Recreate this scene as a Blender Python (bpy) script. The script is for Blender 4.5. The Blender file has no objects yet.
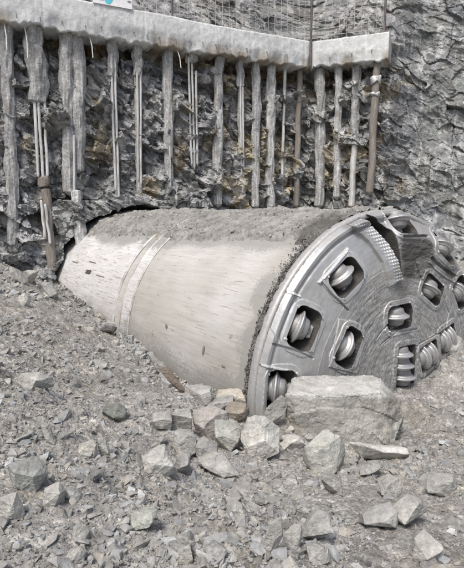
import bpy, bmesh, math, random
import numpy as np
from mathutils import Vector, Matrix, noise as mnoise

random.seed(7); rng = np.random.default_rng(11)
S = bpy.context.scene
COL = S.collection
F = 500.0; W0, H0 = 464, 568; PIT = math.radians(8.1)
CP, SP = math.cos(PIT), math.sin(PIT)

# ------------------------------------------------------------ basic helpers
def ray(px, py):
    d = np.array([(px-W0/2)/F, 1.0, -(py-H0/2)/F])
    return np.array([d[0], d[1]*CP+d[2]*SP, -d[1]*SP+d[2]*CP])

def sstep(a, b, x):
    t = np.clip((x-a)/(b-a), 0, 1); return t*t*(3-2*t)

def _h(ix, iy, iz, seed):
    n = (ix.astype(np.int64)*374761393 + iy.astype(np.int64)*668265263 + iz.astype(np.int64)*2147483647 + seed*1274126177) & 0xffffffff
    n = ((n ^ (n >> 13))*1274126177) & 0xffffffff
    n = ((n ^ (n >> 15))*2246822519) & 0xffffffff
    return ((n ^ (n >> 16)) & 0xffffff)/float(0xffffff)

def vnoise(p, seed=0):
    i = np.floor(p).astype(np.int64); f = p-i; f = f*f*(3-2*f)
    r = 0
    for dx in (0, 1):
        wx = f[:, 0] if dx else 1-f[:, 0]
        for dy in (0, 1):
            wy = f[:, 1] if dy else 1-f[:, 1]
            for dz in (0, 1):
                wz = f[:, 2] if dz else 1-f[:, 2]
                r = r + wx*wy*wz*_h(i[:, 0]+dx, i[:, 1]+dy, i[:, 2]+dz, seed)
    return r*2-1

def fbm(p, octv=4, seed=0, gain=.5):
    a = 1.0; r = 0; s = 1.0
    for k in range(octv):
        r = r + a*vnoise(p*s, seed+k*17); a *= gain; s *= 2.03
    return r

def P3(x, y, z=None):
    x = np.asarray(x, float).ravel(); y = np.asarray(y, float).ravel()
    z = np.zeros_like(x) if z is None else np.asarray(z, float).ravel()
    return np.stack([x, y, z], 1)

def facets(x, y, seed=0, tilt=1.0):
    """broken-rock relief: every Voronoi cell is its own tilted plane. returns height, edge distance, cell random"""
    ix = np.floor(x).astype(np.int64); iy = np.floor(y).astype(np.int64)
    b1 = np.full(x.shape, 9.); b2 = np.full(x.shape, 9.); h = np.zeros(x.shape); rr = np.zeros(x.shape)
    z0 = np.zeros_like(ix)
    for dx in (-1, 0, 1):
        for dy in (-1, 0, 1):
            cx = ix+dx; cy = iy+dy
            ox = cx+_h(cx, cy, z0, seed)-x; oy = cy+_h(cx, cy, z0, seed+1)-y
            d = np.sqrt(ox*ox+oy*oy)
            rv = _h(cx, cy, z0, seed+2)
            hh = (rv-.5) - ox*(_h(cx, cy, z0, seed+3)-.5)*2*tilt - oy*(_h(cx, cy, z0, seed+4)-.5)*2*tilt
            m = d < b1
            b2 = np.where(m, b1, np.minimum(b2, d))
            h = np.where(m, hh, h); rr = np.where(m, _h(cx, cy, z0, seed+5), rr)
            b1 = np.where(m, d, b1)
    return h, b2-b1, rr

def np_mesh(name, V, Q, mat=None, parent=None, smooth=True, col=None, uv=None):
    V = np.asarray(V, np.float32).reshape(-1, 3); Q = np.asarray(Q, np.int32)
    me = bpy.data.meshes.new(name); n = Q.shape[1]
    me.vertices.add(len(V)); me.vertices.foreach_set('co', V.ravel())
    me.loops.add(Q.size); me.loops.foreach_set('vertex_index', Q.ravel())
    me.polygons.add(len(Q)); me.polygons.foreach_set('loop_start', np.arange(0, Q.size, n, dtype=np.int32))
    me.polygons.foreach_set('use_smooth', np.full(len(Q), smooth))
    me.update(calc_edges=True)
    if col is not None:
        c = np.asarray(col, np.float32)
        if c.ndim == 1: c = np.stack([c, c, c], 1)
        a = me.color_attributes.new('tone', 'FLOAT_COLOR', 'POINT')
        a.data.foreach_set('color', np.concatenate([c, np.ones((len(c), 1), np.float32)], 1).astype(np.float32).ravel())
    if uv is not None:
        u = me.uv_layers.new(name='UVMap')
        u.data.foreach_set('uv', np.asarray(uv, np.float32)[Q.ravel()].ravel())
    me.validate()
    o = bpy.data.objects.new(name, me); COL.objects.link(o)
    if mat: me.materials.append(mat)
    if parent: o.parent = parent
    return o

def grid_faces(nr, nc, wrap=False, flip=False):
    r = np.arange(nr-1)[:, None]; c = np.arange(nc if wrap else nc-1)[None]
    c2 = (c+1) % nc
    q = np.stack([r*nc+c, r*nc+c2, (r+1)*nc+c2, (r+1)*nc+c], -1).reshape(-1, 4)
    return q[:, ::-1] if flip else q

def tag(o, label, cat, group=None, kind=None):
    o['label'] = label; o['category'] = cat
    if group: o['group'] = group
    if kind: o['kind'] = kind
    return o

def empty(name, loc=(0, 0, 0)):
    o = bpy.data.objects.new(name, None); COL.objects.link(o); o.location = loc
    o.empty_display_size = .1; return o

def bm_obj(name, bm, mat, parent=None, smooth=False):
    me = bpy.data.meshes.new(name); bm.normal_update(); bm.to_mesh(me); bm.free()
    for p in me.polygons: p.use_smooth = smooth
    me.materials.append(mat)
    o = bpy.data.objects.new(name, me); COL.objects.link(o)
    if parent: o.parent = parent
    return o

def tube(pts, rads, n=10, seed=0, rough=0.0, caps=True):
    """V,F of a tube along points with radius noise"""
    pts = np.asarray(pts, float); m = len(pts)
    if np.isscalar(rads): rads = np.full(m, rads)
    T = np.gradient(pts, axis=0); T /= np.linalg.norm(T, axis=1)[:, None]
    ref = np.array([0, 1., 0]) if abs(T[0][1]) < .8 else np.array([1., 0, 0])
    A = np.cross(T, ref); A /= np.linalg.norm(A, axis=1)[:, None]; B = np.cross(T, A)
    th = np.linspace(0, 2*np.pi, n, endpoint=False)
    R = np.repeat(np.asarray(rads)[:, None], n, 1)
    if rough:
        q = np.stack([np.cos(th)[None]*1.5+0*R, np.sin(th)[None]*1.5+0*R, (np.linalg.norm(pts-pts[0], axis=1)[:, None]*1.9)+0*R], -1).reshape(-1, 3)
        R = R*(1+rough*fbm(q, 3, seed)+rough*.45*fbm(q*np.array([3.5, 3.5, 1.6])[None], 3, seed+9)).reshape(m, n)
    V = pts[:, None]+R[..., None]*(np.cos(th)[None, :, None]*A[:, None]+np.sin(th)[None, :, None]*B[:, None])
    return V.reshape(-1, 3), grid_faces(m, n, wrap=True)

def join_vf(parts):
    V = []; Q = []; k = 0
    for v, q in parts:
        V.append(v); Q.append(q+k); k += len(v)
    return np.concatenate(V), np.concatenate(Q)

# ------------------------------------------------------------ materials
def mat_new(name):
    m = bpy.data.materials.new(name); m.use_nodes = True
    nt = m.node_tree; nt.nodes.clear()
    out = nt.nodes.new('ShaderNodeOutputMaterial'); b = nt.nodes.new('ShaderNodeBsdfPrincipled')
    nt.links.new(b.outputs[0], out.inputs[0])
    return m, nt, b

class N:
    def __init__(s, nt): s.nt = nt
    def add(s, t, **k):
        n = s.nt.nodes.new(t)
        for a, v in k.items(): setattr(n, a, v)
        return n
    def link(s, a, b): s.nt.links.new(a, b)
    def setin(s, sock, v):
        if hasattr(v, 'is_linked') or isinstance(v, bpy.types.NodeSocket): s.link(v, sock)
        else: sock.default_value = v
    def coord(s, kind='Object', scale=(1, 1, 1), rot=(0, 0, 0)):
        t = s.add('ShaderNodeTexCoord'); m = s.add('ShaderNodeMapping')
        s.link(t.outputs[kind], m.inputs[0]); m.inputs['Scale'].default_value = scale; m.inputs['Rotation'].default_value = rot
        return m.outputs[0]
    def noise(s, vec, scale, det=4, rough=.55, dist=0):
        n = s.add('ShaderNodeTexNoise'); s.link(vec, n.inputs['Vector'])
        n.inputs['Scale'].default_value = scale; n.inputs['Detail'].default_value = det
        n.inputs['Roughness'].default_value = rough; n.inputs['Distortion'].default_value = dist
        return n.outputs['Fac']
    def vor(s, vec, scale, feature='F1', out='Distance'):
        n = s.add('ShaderNodeTexVoronoi', feature=feature); s.link(vec, n.inputs['Vector']); n.inputs['Scale'].default_value = scale
        return n.outputs[out]
    def ramp(s, fac, stops):
        n = s.add('ShaderNodeValToRGB'); s.link(fac, n.inputs[0]); e = n.color_ramp.elements
        while len(e) < len(stops): e.new(.5)
        for i, (p, c) in enumerate(stops):
            e[i].position = p; e[i].color = (c[0], c[1], c[2], 1) if hasattr(c, '__len__') else (c, c, c, 1)
        return n.outputs[0]
    def mix(s, fac, a, b, mode='MIX'):
        n = s.add('ShaderNodeMix', data_type='RGBA', blend_type=mode)
        s.setin(n.inputs[0], fac); 
        for i, v in ((6, a), (7, b)):
            if isinstance(v, tuple): v = (v[0], v[1], v[2], 1)
            s.setin(n.inputs[i], v)
        return n.outputs[2]
    def math(s, op, a, b=0.0, c=0.0):
        n = s.add('ShaderNodeMath', operation=op)
        s.setin(n.inputs[0], a); s.setin(n.inputs[1], b); s.setin(n.inputs[2], c)
        return n.outputs[0]
    def bump(s, h, strength, dist, prev=None):
        n = s.add('ShaderNodeBump'); s.link(h, n.inputs['Height']); n.inputs['Strength'].default_value = strength
        n.inputs['Distance'].default_value = dist
        if prev is not None: s.link(prev, n.inputs['Normal'])
        return n.outputs[0]
    def attr(s, name='tone'):
        n = s.add('ShaderNodeAttribute'); n.attribute_name = name; return n.outputs['Color']

def mat_loose_rock():
    m, nt, b = mat_new('loose_rock'); n = N(nt)
    c = n.coord('Object'); tone = n.attr()
    info = n.add('ShaderNodeObjectInfo')
    n1 = n.noise(c, 2.2, 6, .65); n2 = n.noise(c, 14, 5, .7); n3 = n.noise(c, 60, 3, .6)
    base = n.ramp(n1, [(.28, (.208, .205, .194)), (.5, (.295, .292, .277)), (.72, (.40, .396, .378))])
    base = n.mix(1.0, base, n.ramp(n2, [(.3, .76), (.7, 1.16)]), 'MULTIPLY')
    base = n.mix(1.0, base, n.ramp(n3, [(.3, .86), (.7, 1.12)]), 'MULTIPLY')
    base = n.mix(1.0, base, tone, 'MULTIPLY')
    n.link(base, b.inputs['Base Color'])
    b.inputs['Roughness'].default_value = .9; b.inputs['Specular IOR Level'].default_value = .25
    bp = n.bump(n2, .5, .03); bp = n.bump(n3, .5, .008, bp)
    n.link(bp, b.inputs['Normal']); return m

def mat_face_rock():
    m, nt, b = mat_new('fractured_rock'); n = N(nt)
    c = n.coord('Object'); tone = n.attr()
    ci = n.coord('Object', (1, 1, 2.6), (.0, .42, .0))
    n1 = n.noise(c, .9, 5, .6); n2 = n.noise(ci, 6, 6, .7, .6); n3 = n.noise(ci, 26, 4, .65)
    hue = n.ramp(n1, [(.30, (.17, .182, .194)), (.44, (.235, .238, .240)), (.55, (.25, .246, .236)), (.64, (.205, .218, .208)), (.74, (.27, .25, .225))])
    base = n.mix(1.0, hue, n.ramp(n2, [(.26, .55), (.5, 1.0), (.76, 1.5)]), 'MULTIPLY')
    base = n.mix(1.0, base, n.ramp(n3, [(.3, .75), (.7, 1.3)]), 'MULTIPLY')
    base = n.mix(1.0, base, tone, 'MULTIPLY')
    v = n.noise(n.coord('Object', (3.2, 3.2, .35)), 1.6, 5, .6, .4)
    lime = n.ramp(v, [(.50, 0.0), (.64, .7)])
    base = n.mix(lime, base, (.52, .52, .51))
    n.link(base, b.inputs['Base Color']); b.inputs['Roughness'].default_value = .75
    b.inputs['Specular IOR Level'].default_value = .35
    bp = n.bump(n2, .6, .07); bp = n.bump(n3, .6, .025, bp)
    n.link(bp, b.inputs['Normal']); return m

def mat_ground():
    m, nt, b = mat_new('crushed_rock_ground'); n = N(nt)
    c = n.coord('Object'); tone = n.attr()
    n1 = n.noise(c, .8, 5, .6); n2 = n.noise(c, 9, 6, .72)
    v1 = n.vor(c, 26, 'F1', 'Color'); vd = n.vor(c, 26); v2 = n.vor(c, 70, 'F1', 'Color'); vd2 = n.vor(c, 70)
    base = n.ramp(n1, [(.3, (.222, .213, .197)), (.52, (.272, .262, .243)), (.72, (.328, .318, .296))])
    sep = n.add('ShaderNodeSeparateColor'); n.link(v1, sep.inputs[0]); sep2 = n.add('ShaderNodeSeparateColor'); n.link(v2, sep2.inputs[0])
    base = n.mix(1.0, base, n.ramp(sep.outputs[0], [(0, .78), (.8, 1.1), (1, 1.45)]), 'MULTIPLY')
    base = n.mix(1.0, base, n.ramp(sep2.outputs[1], [(0, .8), (.85, 1.1), (1, 1.4)]), 'MULTIPLY')
    base = n.mix(1.0, base, n.ramp(n2, [(.3, .82), (.7, 1.12)]), 'MULTIPLY')
    base = n.mix(1.0, base, tone, 'MULTIPLY')
    n.link(base, b.inputs['Base Color']); b.inputs['Roughness'].default_value = .95
    b.inputs['Specular IOR Level'].default_value = .2
    bp = n.bump(n2, .6, .05); bp = n.bump(n.math('SUBTRACT', 1.0, vd), .5, .02, bp); bp = n.bump(n.math('SUBTRACT', 1.0, vd2), .5, .008, bp)
    n.link(bp, b.inputs['Normal']); return m

def mat_dirt():
    m, nt, b = mat_new('caked_dirt'); n = N(nt)
    c = n.coord('Object'); tone = n.attr()
    n1 = n.noise(c, 3, 6, .7); n2 = n.noise(c, 22, 5, .75)
    base = n.ramp(n1, [(.3, (.19, .18, .165)), (.7, (.33, .325, .30))])
    base = n.mix(1.0, base, n.ramp(n2, [(.3, .7), (.7, 1.25)]), 'MULTIPLY')
    base = n.mix(1.0, base, tone, 'MULTIPLY')
    n.link(base, b.inputs['Base Color']); b.inputs['Roughness'].default_value = .95
    n.link(n.bump(n2, .8, .03), b.inputs['Normal']); return m

def mat_concrete():
    m, nt, b = mat_new('raw_concrete'); n = N(nt)
    c = n.coord('Object')
    n1 = n.noise(c, 1.3, 6, .65); n2 = n.noise(c, 11, 6, .7); n3 = n.noise(n.coord('Object', (3, 3, .5)), 2.6, 5, .6)
    base = n.ramp(n1, [(.3, (.44, .445, .44)), (.55, (.55, .56, .55)), (.75, (.62, .63, .62))])
    base = n.mix(1.0, base, n.ramp(n2, [(.3, .8), (.65, 1.08)]), 'MULTIPLY')
    base = n.mix(n.ramp(n3, [(.5, 0.0), (.7, .55)]), base, (.72, .73, .72))
    st = n.noise(n.coord('Object', (6, 6, .8)), 3.1, 4, .6)
    base = n.mix(n.ramp(st, [(.60, 0.0), (.72, .5)]), base, (.25, .25, .235))
    base = n.mix(1.0, base, n.attr(), 'MULTIPLY')
    n.link(base, b.inputs['Base Color']); b.inputs['Roughness'].default_value = .88
    n.link(n.bump(n2, .6, .03), b.inputs['Normal']); return m

def mat_grout():
    m, nt, b = mat_new('pile_grout'); n = N(nt)
    c = n.coord('Object')
    n1 = n.noise(n.coord('Object', (8, 8, .5)), 2.8, 6, .7); n2 = n.noise(c, 16, 6, .75)
    base = n.ramp(n1, [(.32, (.28, .278, .27)), (.5, (.43, .43, .42)), (.66, (.68, .68, .67))])
    base = n.mix(1.0, base, n.ramp(n2, [(.3, .5), (.7, 1.35)]), 'MULTIPLY')
    pn = n.noise(c, 3.0, 5, .65); base = n.mix(n.ramp(pn, [(.50, 0.0), (.64, .65)]), base, (.21, .205, .195))
    base = n.mix(1.0, base, n.attr(), 'MULTIPLY')
    n.link(base, b.inputs['Base Color']); b.inputs['Roughness'].default_value = .88
    n.link(n.bump(n2, .9, .06), b.inputs['Normal']); return m

def mat_metal(name, col, metal, rough, dirt=(.2, .19, .17), amt=.4, scale=6, stretch=(1, 1, 1), bump=.01):
    m, nt, b = mat_new(name); n = N(nt)
    c = n.coord('Object', stretch)
    n1 = n.noise(c, scale, 6, .65); n2 = n.noise(c, scale*6, 4, .7)
    base = n.mix(1.0, col, n.ramp(n2, [(.3, .78), (.7, 1.12)]), 'MULTIPLY')
    f = n.ramp(n1, [(.45, 0.0), (.68, amt)])
    base = n.mix(f, base, dirt)
    n.link(base, b.inputs['Base Color'])
    n.link(n.math('MULTIPLY', metal, n.math('SUBTRACT', 1.0, f)), b.inputs['Metallic'])
    b.inputs['Roughness'].default_value = rough
    n.link(n.bump(n2, .4, bump), b.inputs['Normal']); return m

def mat_shield():
    # object space is the boring machine's: X along the axis, Y to its left, Z up
    m, nt, b = mat_new('worn_shield_skin'); n = N(nt)
    sx = n.noise(n.coord('Object', (.45, 5, 5)), 2.6, 6, .7, .3)
    sc = n.noise(n.coord('Object', (.8, 11, 11)), 3.2, 5, .75, .2)
    bl = n.noise(n.coord('Object'), .7, 4, .6); fi = n.noise(n.coord('Object'), 40, 4, .7)
    pit = n.noise(n.coord('Object', (.9, 1.6, 1.6)), 3.1, 5, .6)
    base = n.ramp(bl, [(.35, (.385, .368, .335)), (.65, (.46, .445, .415))])
    sp_ = n.add('ShaderNodeSeparateColor'); n.link(n.attr(), sp_.inputs[0]); att = sp_.outputs[0]; white = n.mix(att, base, (.60, .595, .59))
    base = n.mix(1.0, white, n.ramp(sx, [(.3, .84), (.7, 1.08)]), 'MULTIPLY')
    base = n.mix(1.0, base, n.ramp(fi, [(.3, .94), (.7, 1.04)]), 'MULTIPLY')
    scr = n.ramp(n.math('MULTIPLY_ADD', att, .045, sc), [(.60, 0.0), (.635, .8)])
    stn = n.ramp(n.noise(n.coord('Object', (.5, 1.5, 1.5)), 1.9, 6, .65), [(.48, 0.0), (.72, .55)]); white = n.mix(stn, white, (.33, .31, .27))
    base = n.mix(scr, base, (.30, .27, .23))
    base = n.mix(n.ramp(pit, [(.70, 0.0), (.72, .8)]), base, (.22, .19, .15))
    dn = n.noise(n.coord('Object'), 26, 6, .8)
    df = n.ramp(n.math('MULTIPLY_ADD', sp_.outputs[1], .55, dn), [(.64, 0.0), (.84, .9)]); base = n.mix(df, base, (.27, .265, .245))
    n.link(base, b.inputs['Base Color']); b.inputs['Roughness'].default_value = .6
    b.inputs['Metallic'].default_value = 0.05
    bp = n.bump(sx, .25, .02); bp = n.bump(scr, .4, .006, bp); n.link(bp, b.inputs['Normal']); return m

def mat_head():
    m, nt, b = mat_new('abraded_cutterhead_steel'); n = N(nt)
    uv = n.coord('UV', (26, 2.6, 1)); uv2 = n.coord('UV', (70, 5, 1)); c = n.coord('Object')
    a1 = n.noise(uv, 1.0, 5, .65, .3); a2 = n.noise(uv2, 1.0, 5, .7); n2 = n.noise(c, 9, 6, .7); n3 = n.noise(c, 45, 4, .7)
    sep = n.add('ShaderNodeSeparateColor'); n.link(n.attr(), sep.inputs[0])
    rough = sep.outputs[0]; mud = sep.outputs[1]; bright = sep.outputs[2]
    col = n.mix(rough, (.40, .405, .405), (.27, .268, .26))
    cx = n.noise(n.coord('Object', (1, 9, 1.6), (.75, 0, 0)), 6, 6, .7, .3); cz = n.noise(c, 2.2, 5, .6); sp = n.noise(n.coord('Object', (1, 30, 7), (.9, 0, 0)), 3, 5, .75)
    col = n.mix(rough, col, n.mix(1.0, col, n.ramp(sp, [(.34, .6), (.5, 1.0), (.64, 1.7)]), 'MULTIPLY'))
    col = n.mix(n.math('MULTIPLY_ADD', rough, .75, .2), col, n.mix(1.0, col, n.ramp(cx, [(.32, .66), (.5, 1.0), (.68, 1.4)]), 'MULTIPLY'))
    col = n.mix(n.ramp(cz, [(.42, 0.0), (.66, .55)]), col, (.33, .315, .29))
    col = n.mix(1.0, col, n.ramp(n2, [(.3, .86), (.7, 1.08)]), 'MULTIPLY')
    scr = n.mix(1.0, n.ramp(a1, [(.3, .5), (.62, 1.3)]), n.ramp(a2, [(.32, .55), (.66, 1.5)]), 'MULTIPLY')
    col = n.mix(n.math('MULTIPLY_ADD', rough, .85, .10), col, n.mix(1.0, col, scr, 'MULTIPLY'))
    col = n.mix(bright, col, (.66, .67, .68))
    mud_shade_col = n.mix(1.0, (.07, .066, .06), n.ramp(n3, [(.3, .7), (.7, 1.2)]), 'MULTIPLY')  # near-black: grime plus the painted shade of pockets and scoop
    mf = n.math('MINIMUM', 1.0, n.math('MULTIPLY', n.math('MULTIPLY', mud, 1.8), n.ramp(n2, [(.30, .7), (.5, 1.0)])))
    col = n.mix(mf, col, mud_shade_col)
    n.link(col, b.inputs['Base Color'])
    n.link(n.math('MULTIPLY', .34, n.math('SUBTRACT', 1.0, mf)), b.inputs['Metallic'])
    n.link(n.math('MULTIPLY_ADD', rough, .16, .46), b.inputs['Roughness'])
    bp = n.bump(a1, .22, .010); bp = n.bump(a2, .25, .006, bp); bp = n.bump(n.math('MULTIPLY', cx, rough), .3, .012, bp); bp = n.bump(n3, .3, .006, bp)
    n.link(bp, b.inputs['Normal']); return m

def mat_plain(name, col, rough=.7, metal=0):
    m, nt, b = mat_new(name); n = N(nt)
    k = n.noise(n.coord('Object'), 8, 4, .6)
    n.link(n.mix(1.0, col, n.ramp(k, [(.3, .85), (.7, 1.08)]), 'MULTIPLY'), b.inputs['Base Color'])
    b.inputs['Roughness'].default_value = rough; b.inputs['Metallic'].default_value = metal; return m

M_ROCK = mat_loose_rock(); M_FACE = mat_face_rock(); M_GRND = mat_ground(); M_DIRT = mat_dirt()
M_CONC = mat_concrete(); M_GROUT = mat_grout(); M_SHIELD = mat_shield(); M_HEAD = mat_head()
M_ROD = mat_metal('pale_corroded_steel', (.66, .66, .645), .35, .5, (.24, .21, .17), .8, 5, (3, 3, .6))
M_DARKPIPE = mat_metal('muddy_pipe', (.20, .175, .15), .1, .7, (.30, .28, .25), .8, 5, (3, 3, .6))
M_POST = mat_metal('dark_post', (.10, .095, .095), .3, .6, (.2, .15, .12), .6)
M_WIRE = mat_metal('galvanised_wire', (.55, .54, .52), .5, .5, (.25, .2, .15), .3)
M_CUT = mat_metal('cutter_hub_steel', (.30, .30, .295), .35, .5, (.17, .16, .145), .85, 7)
M_RING = mat_metal('polished_cutter_ring', (.50, .50, .50), .55, .38, (.3, .29, .27), .4, 9)
M_RIM = mat_metal('worn_rim_steel', (.41, .405, .395), .3, .5, (.3, .29, .27), .55, 4, (1, 1, 1))
M_SEAM = mat_metal('rusty_weld', (.50, .49, .46), .1, .6, (.17, .11, .07), .9, 2.5)
M_SCAR = mat_plain('scar_rust', (.20, .175, .14), .8)
M_DARK = mat_metal('dark_gap_steel', (.07, .06, .052), .1, .8, (.13, .11, .09), .7, 6)

# ------------------------------------------------------------ machine frame
HD = math.radians(55.3)
A = np.array([math.cos(HD), -math.sin(HD), 0.]); Rv = np.array([-math.sin(HD), -math.cos(HD), 0.]); Uv = np.array([0, 0, 1.])
TC = np.array([2.1, 6.96, -2.26]); TR = 2.3
def face_uv(px, py, off=.28):
    d = ray(px, py); t = ((TC+A*off)@A)/(d@A); P = d*t-TC
    return P@Rv, P@Uv
def cyl_hit(px, py, R=2.27):
    d = ray(px, py); dp = d-A*(d@A); cp = TC-A*(TC@A)
    a_ = dp@dp; b_ = -2*dp@cp; c_ = cp@cp-R*R
    return d*((-b_-math.sqrt(b_*b_-4*a_*c_))/(2*a_))

# ------------------------------------------------------------ ground heights
def at_z(px, py, z):
    d = ray(px, py); return d*(z/d[2])
def at_y(px, py, y):
    d = ray(px, py); return d*(y/d[1])
def at_face(px, py):
    d = ray(px, py); return d*(((TC+A*.2)@A)/(d@A))
ctrl = [cyl_hit(*p) for p in ((66, 288), (88, 310), (110, 325), (140, 345), (165, 366), (190, 385), (215, 396), (240, 404))]
ctrl += [at_face(*p) for p in ((412, 372), (425, 362), (440, 351), (462, 341))]
ctrl += [at_z(345, 440, -2.42), at_z(250, 440, -2.30), at_z(300, 425, -2.40), at_z(232, 500, -2.02), at_z(400, 500, -2.1), at_z(400, 440, -2.42),
         at_z(460, 440, -2.35), at_z(464, 390, -2.4), at_z(430, 395, -2.42),
         at_z(0, 568, -1.55), at_z(120, 568, -1.62), at_z(232, 568, -1.72), at_z(350, 568, -1.78), at_z(464, 568, -1.78),
         at_z(60, 480, -1.75), at_z(10, 400, -1.62), at_z(100, 400, -1.95), at_z(160, 440, -2.1),
         at_y(0, 262, 11.6), at_y(30, 278, 11.8), at_z(0, 320, -1.42), at_z(50, 345, -1.72), at_y(20, 275, 10.5)]
ctrl += [np.array(p) for p in ((-8, 10, -.7), (-8, 4, -1.2), (-6, 0, -1.4), (0, 0, -1.7), (0, -6, -1.6), (6, 0, -1.9), (9, 6, -1.7), (9, 10, -1.2), (6, 12, -1.5),
                               (1.5, 13.5, -2.3), (4, 14, -1.8), (-.6, 14.3, -2.2), (12, 14, -.4), (2.2, 8.6, -2.4), (.5, 11, -2.4), (-9, 12, -.4))]
ctrl = np.array(ctrl)
def tps_fit(P):
    n = len(P); d = np.linalg.norm(P[:, None, :2]-P[None, :, :2], axis=2)
    K = np.where(d > 0, d*d*np.log(d+1e-12), 0)+np.eye(n)*.02
    Q = np.c_[np.ones(n), P[:, :2]]
    Mx = np.block([[K, Q], [Q.T, np.zeros((3, 3))]])
    return np.linalg.solve(Mx, np.r_[P[:, 2], 0, 0, 0])
TW = tps_fit(ctrl)
def ground_base(x, y):
    x = np.asarray(x, float); y = np.asarray(y, float); sh = x.shape; x = x.ravel(); y = y.ravel()
    xc = np.clip(x, -9, 12); yc = np.clip(y, -6, 15)
    r = TW[-3]+TW[-2]*xc+TW[-1]*yc
    for (cx, cy, _), w in zip(ctrl, TW[:-3]):
        d2 = (xc-cx)**2+(yc-cy)**2
        r = r+w*.5*d2*np.log(d2+1e-12)
    return r.reshape(sh)
def ground_h(x, y, tone=False):
    x = np.asarray(x, float); y = np.asarray(y, float); sh = x.shape; X = x.ravel(); Y = y.ravel()
    z = ground_base(X, Y)
    near = np.exp(-((X*X+Y*Y)/900))
    z = z+near*(.085*fbm(P3(X*1.1, Y*1.1), 4, 3))
    h1, e1, r1 = facets(X*3.1, Y*3.1, 5, .5); h2, e2, r2 = facets(X*8.5+.3, Y*8.5, 9, .6); h3, e3, r3 = facets(X*21, Y*21+.4, 19, .6)
    msk = sstep(-.35, .5, fbm(P3(X*.9, Y*.9), 3, 31))
    z = z+near*(.07*h1*msk+.045*h2*(.35+.65*msk)+.020*h3)
    if tone: return z.reshape(sh), (.93+.14*r1)*(.88+.24*r2)*(.88+.24*r3)
    return z.reshape(sh)

def axis_var(segs):
    out = [segs[0][0]]
    for a, b, st0, st1 in segs:
        x = a
        while x < b-1e-6:
            t = (x-a)/(b-a); x += st0+(st1-st0)*t; out.append(min(x, b))
    return np.array(out)
gx = axis_var([(-60, -7, 6, .5), (-7, -3.2, .12, .035), (-3.2, 4.2, .022, .022), (4.2, 9, .03, .2), (9, 60, .4, 6)])
gy = axis_var([(-60, 1.2, 6, .3), (1.2, 1.9, .1, .016), (1.9, 7.5, .014, .026), (7.5, 13.5, .028, .06), (13.5, 17, .1, .4), (17, 60, .5, 6)])
GX, GY = np.meshgrid(gx, gy)
GZ, GT = ground_h(GX, GY, True)
dtn = .86+.2*fbm(P3(GX*.6, GY*.6), 3, 77).ravel()
brown = sstep(.15, .55, fbm(P3(GX*1.7, GY*1.7), 3, 41).ravel())[:, None]
gcol = (GT*.94*(.98+.1*dtn))[:, None]*(1-brown*.5+brown*.5*np.array([1.02, .985, .90])[None])
g = np_mesh('ground', np.stack([GX, GY, GZ], -1).reshape(-1, 3), grid_faces(len(gy), len(gx)), M_GRND, col=gcol)
g['kind'] = 'structure'

# ------------------------------------------------------------ rock face (wall + hillside), one sheet
CORNER = np.array([2.29, 15.95]); DA = np.array([.895, .447]); DB = np.array([.922, -.387])
DA /= np.linalg.norm(DA); DB /= np.linalg.norm(DB)
S_END = 2.40                               # beam end along the right-hand run
def path(s):
    s = np.asarray(s, float)
    a = CORNER[None]+np.minimum(s, 0)[..., None]*DA[None]
    b = np.clip(s, 0, 4.5)[..., None]*DB[None]
    c = np.clip(s-4.5, 0, None)[..., None]*np.array([.90, -.44])[None]
    return a+b+c
def pnorm(s):                              # unit normal towards the camera
    t = sstep(-.5, .5, np.asarray(s, float))[..., None]
    d = DA[None]*(1-t)+DB[None]*t
    n = np.stack([d[..., 1], -d[..., 0]], -1)
    return n/np.linalg.norm(n, axis=-1, keepdims=True)
BZ0, BZ1 = 4.24, 4.95
ss = axis_var([(-40, -11, 4, .3), (-11, -8.6, .1, .03), (-8.6, 6.2, .026, .026), (6.2, 9, .03, .1), (9, 45, .3, 5)])
zz = axis_var([(-3.6, -2.2, .1, .04), (-2.2, 7.6, .026, .026), (7.6, 10, .04, .3), (10, 34, .5, 4)])
SS, ZZ = np.meshgrid(ss, zz)
s_, z_ = SS.ravel(), ZZ.ravel()
left = 1-sstep(S_END-.1, S_END+.9, s_+.25*fbm(P3(z_*1.3, s_*0), 3, 8))            # 1 in the piled wall
# relief
def relief(s, z, ang, kx, kz, seed, tl=1.0):
    c, si = math.cos(ang), math.sin(ang)
    a = (s*c+z*si); b = (-s*si+z*c)
    a = a+.12*vnoise(P3(s*2.1, z*2.1), seed+50); b = b+.10*vnoise(P3(s*2.6, z*2.6), seed+60)
    return facets(a*kx, b*kz, seed, tl)
h1, e1, r1 = relief(s_, z_, -.55, 1.2, 1.7, 101)
h2, e2, r2 = relief(s_, z_, -.5, 2.6, 4.0, 111)
h3, e3, r3 = relief(s_, z_, -.7, 6.0, 11., 121)
offL = .27*h1+.17*h2+.075*h3+.10*fbm(P3(s_*1.2, z_*1.2), 4, 5)
h4, e4, r4 = relief(s_, z_, -.7, .6, 1.0, 201, .9)
h5, e5, r5 = relief(s_, z_, -.6, 1.6, 2.9, 211)
h6, e6, r6 = relief(s_, z_, -.55, 4.2, 8.5, 221)
h7, e7, r7 = relief(s_, z_, -.62, 1.6, 9.5, 231)
offR = .17*h4+.09*h5+.035*h6+.030*h7+.24*fbm(P3(s_*.8, z_*.8), 5, 6)
up_ = sstep(BZ1-.12, BZ1+.05, z_)*left
off = left*(offL-.02)+(1-left)*(offR+.05)
off = off*(1-up_)+up_*(offR*.9)
# the recess of crumbled earth right under the beam
off = off-left*.38*np.exp(-((z_-(BZ0-.12+.12*fbm(P3(s_*2, s_*0), 3, 4)))/.28)**2)
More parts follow.
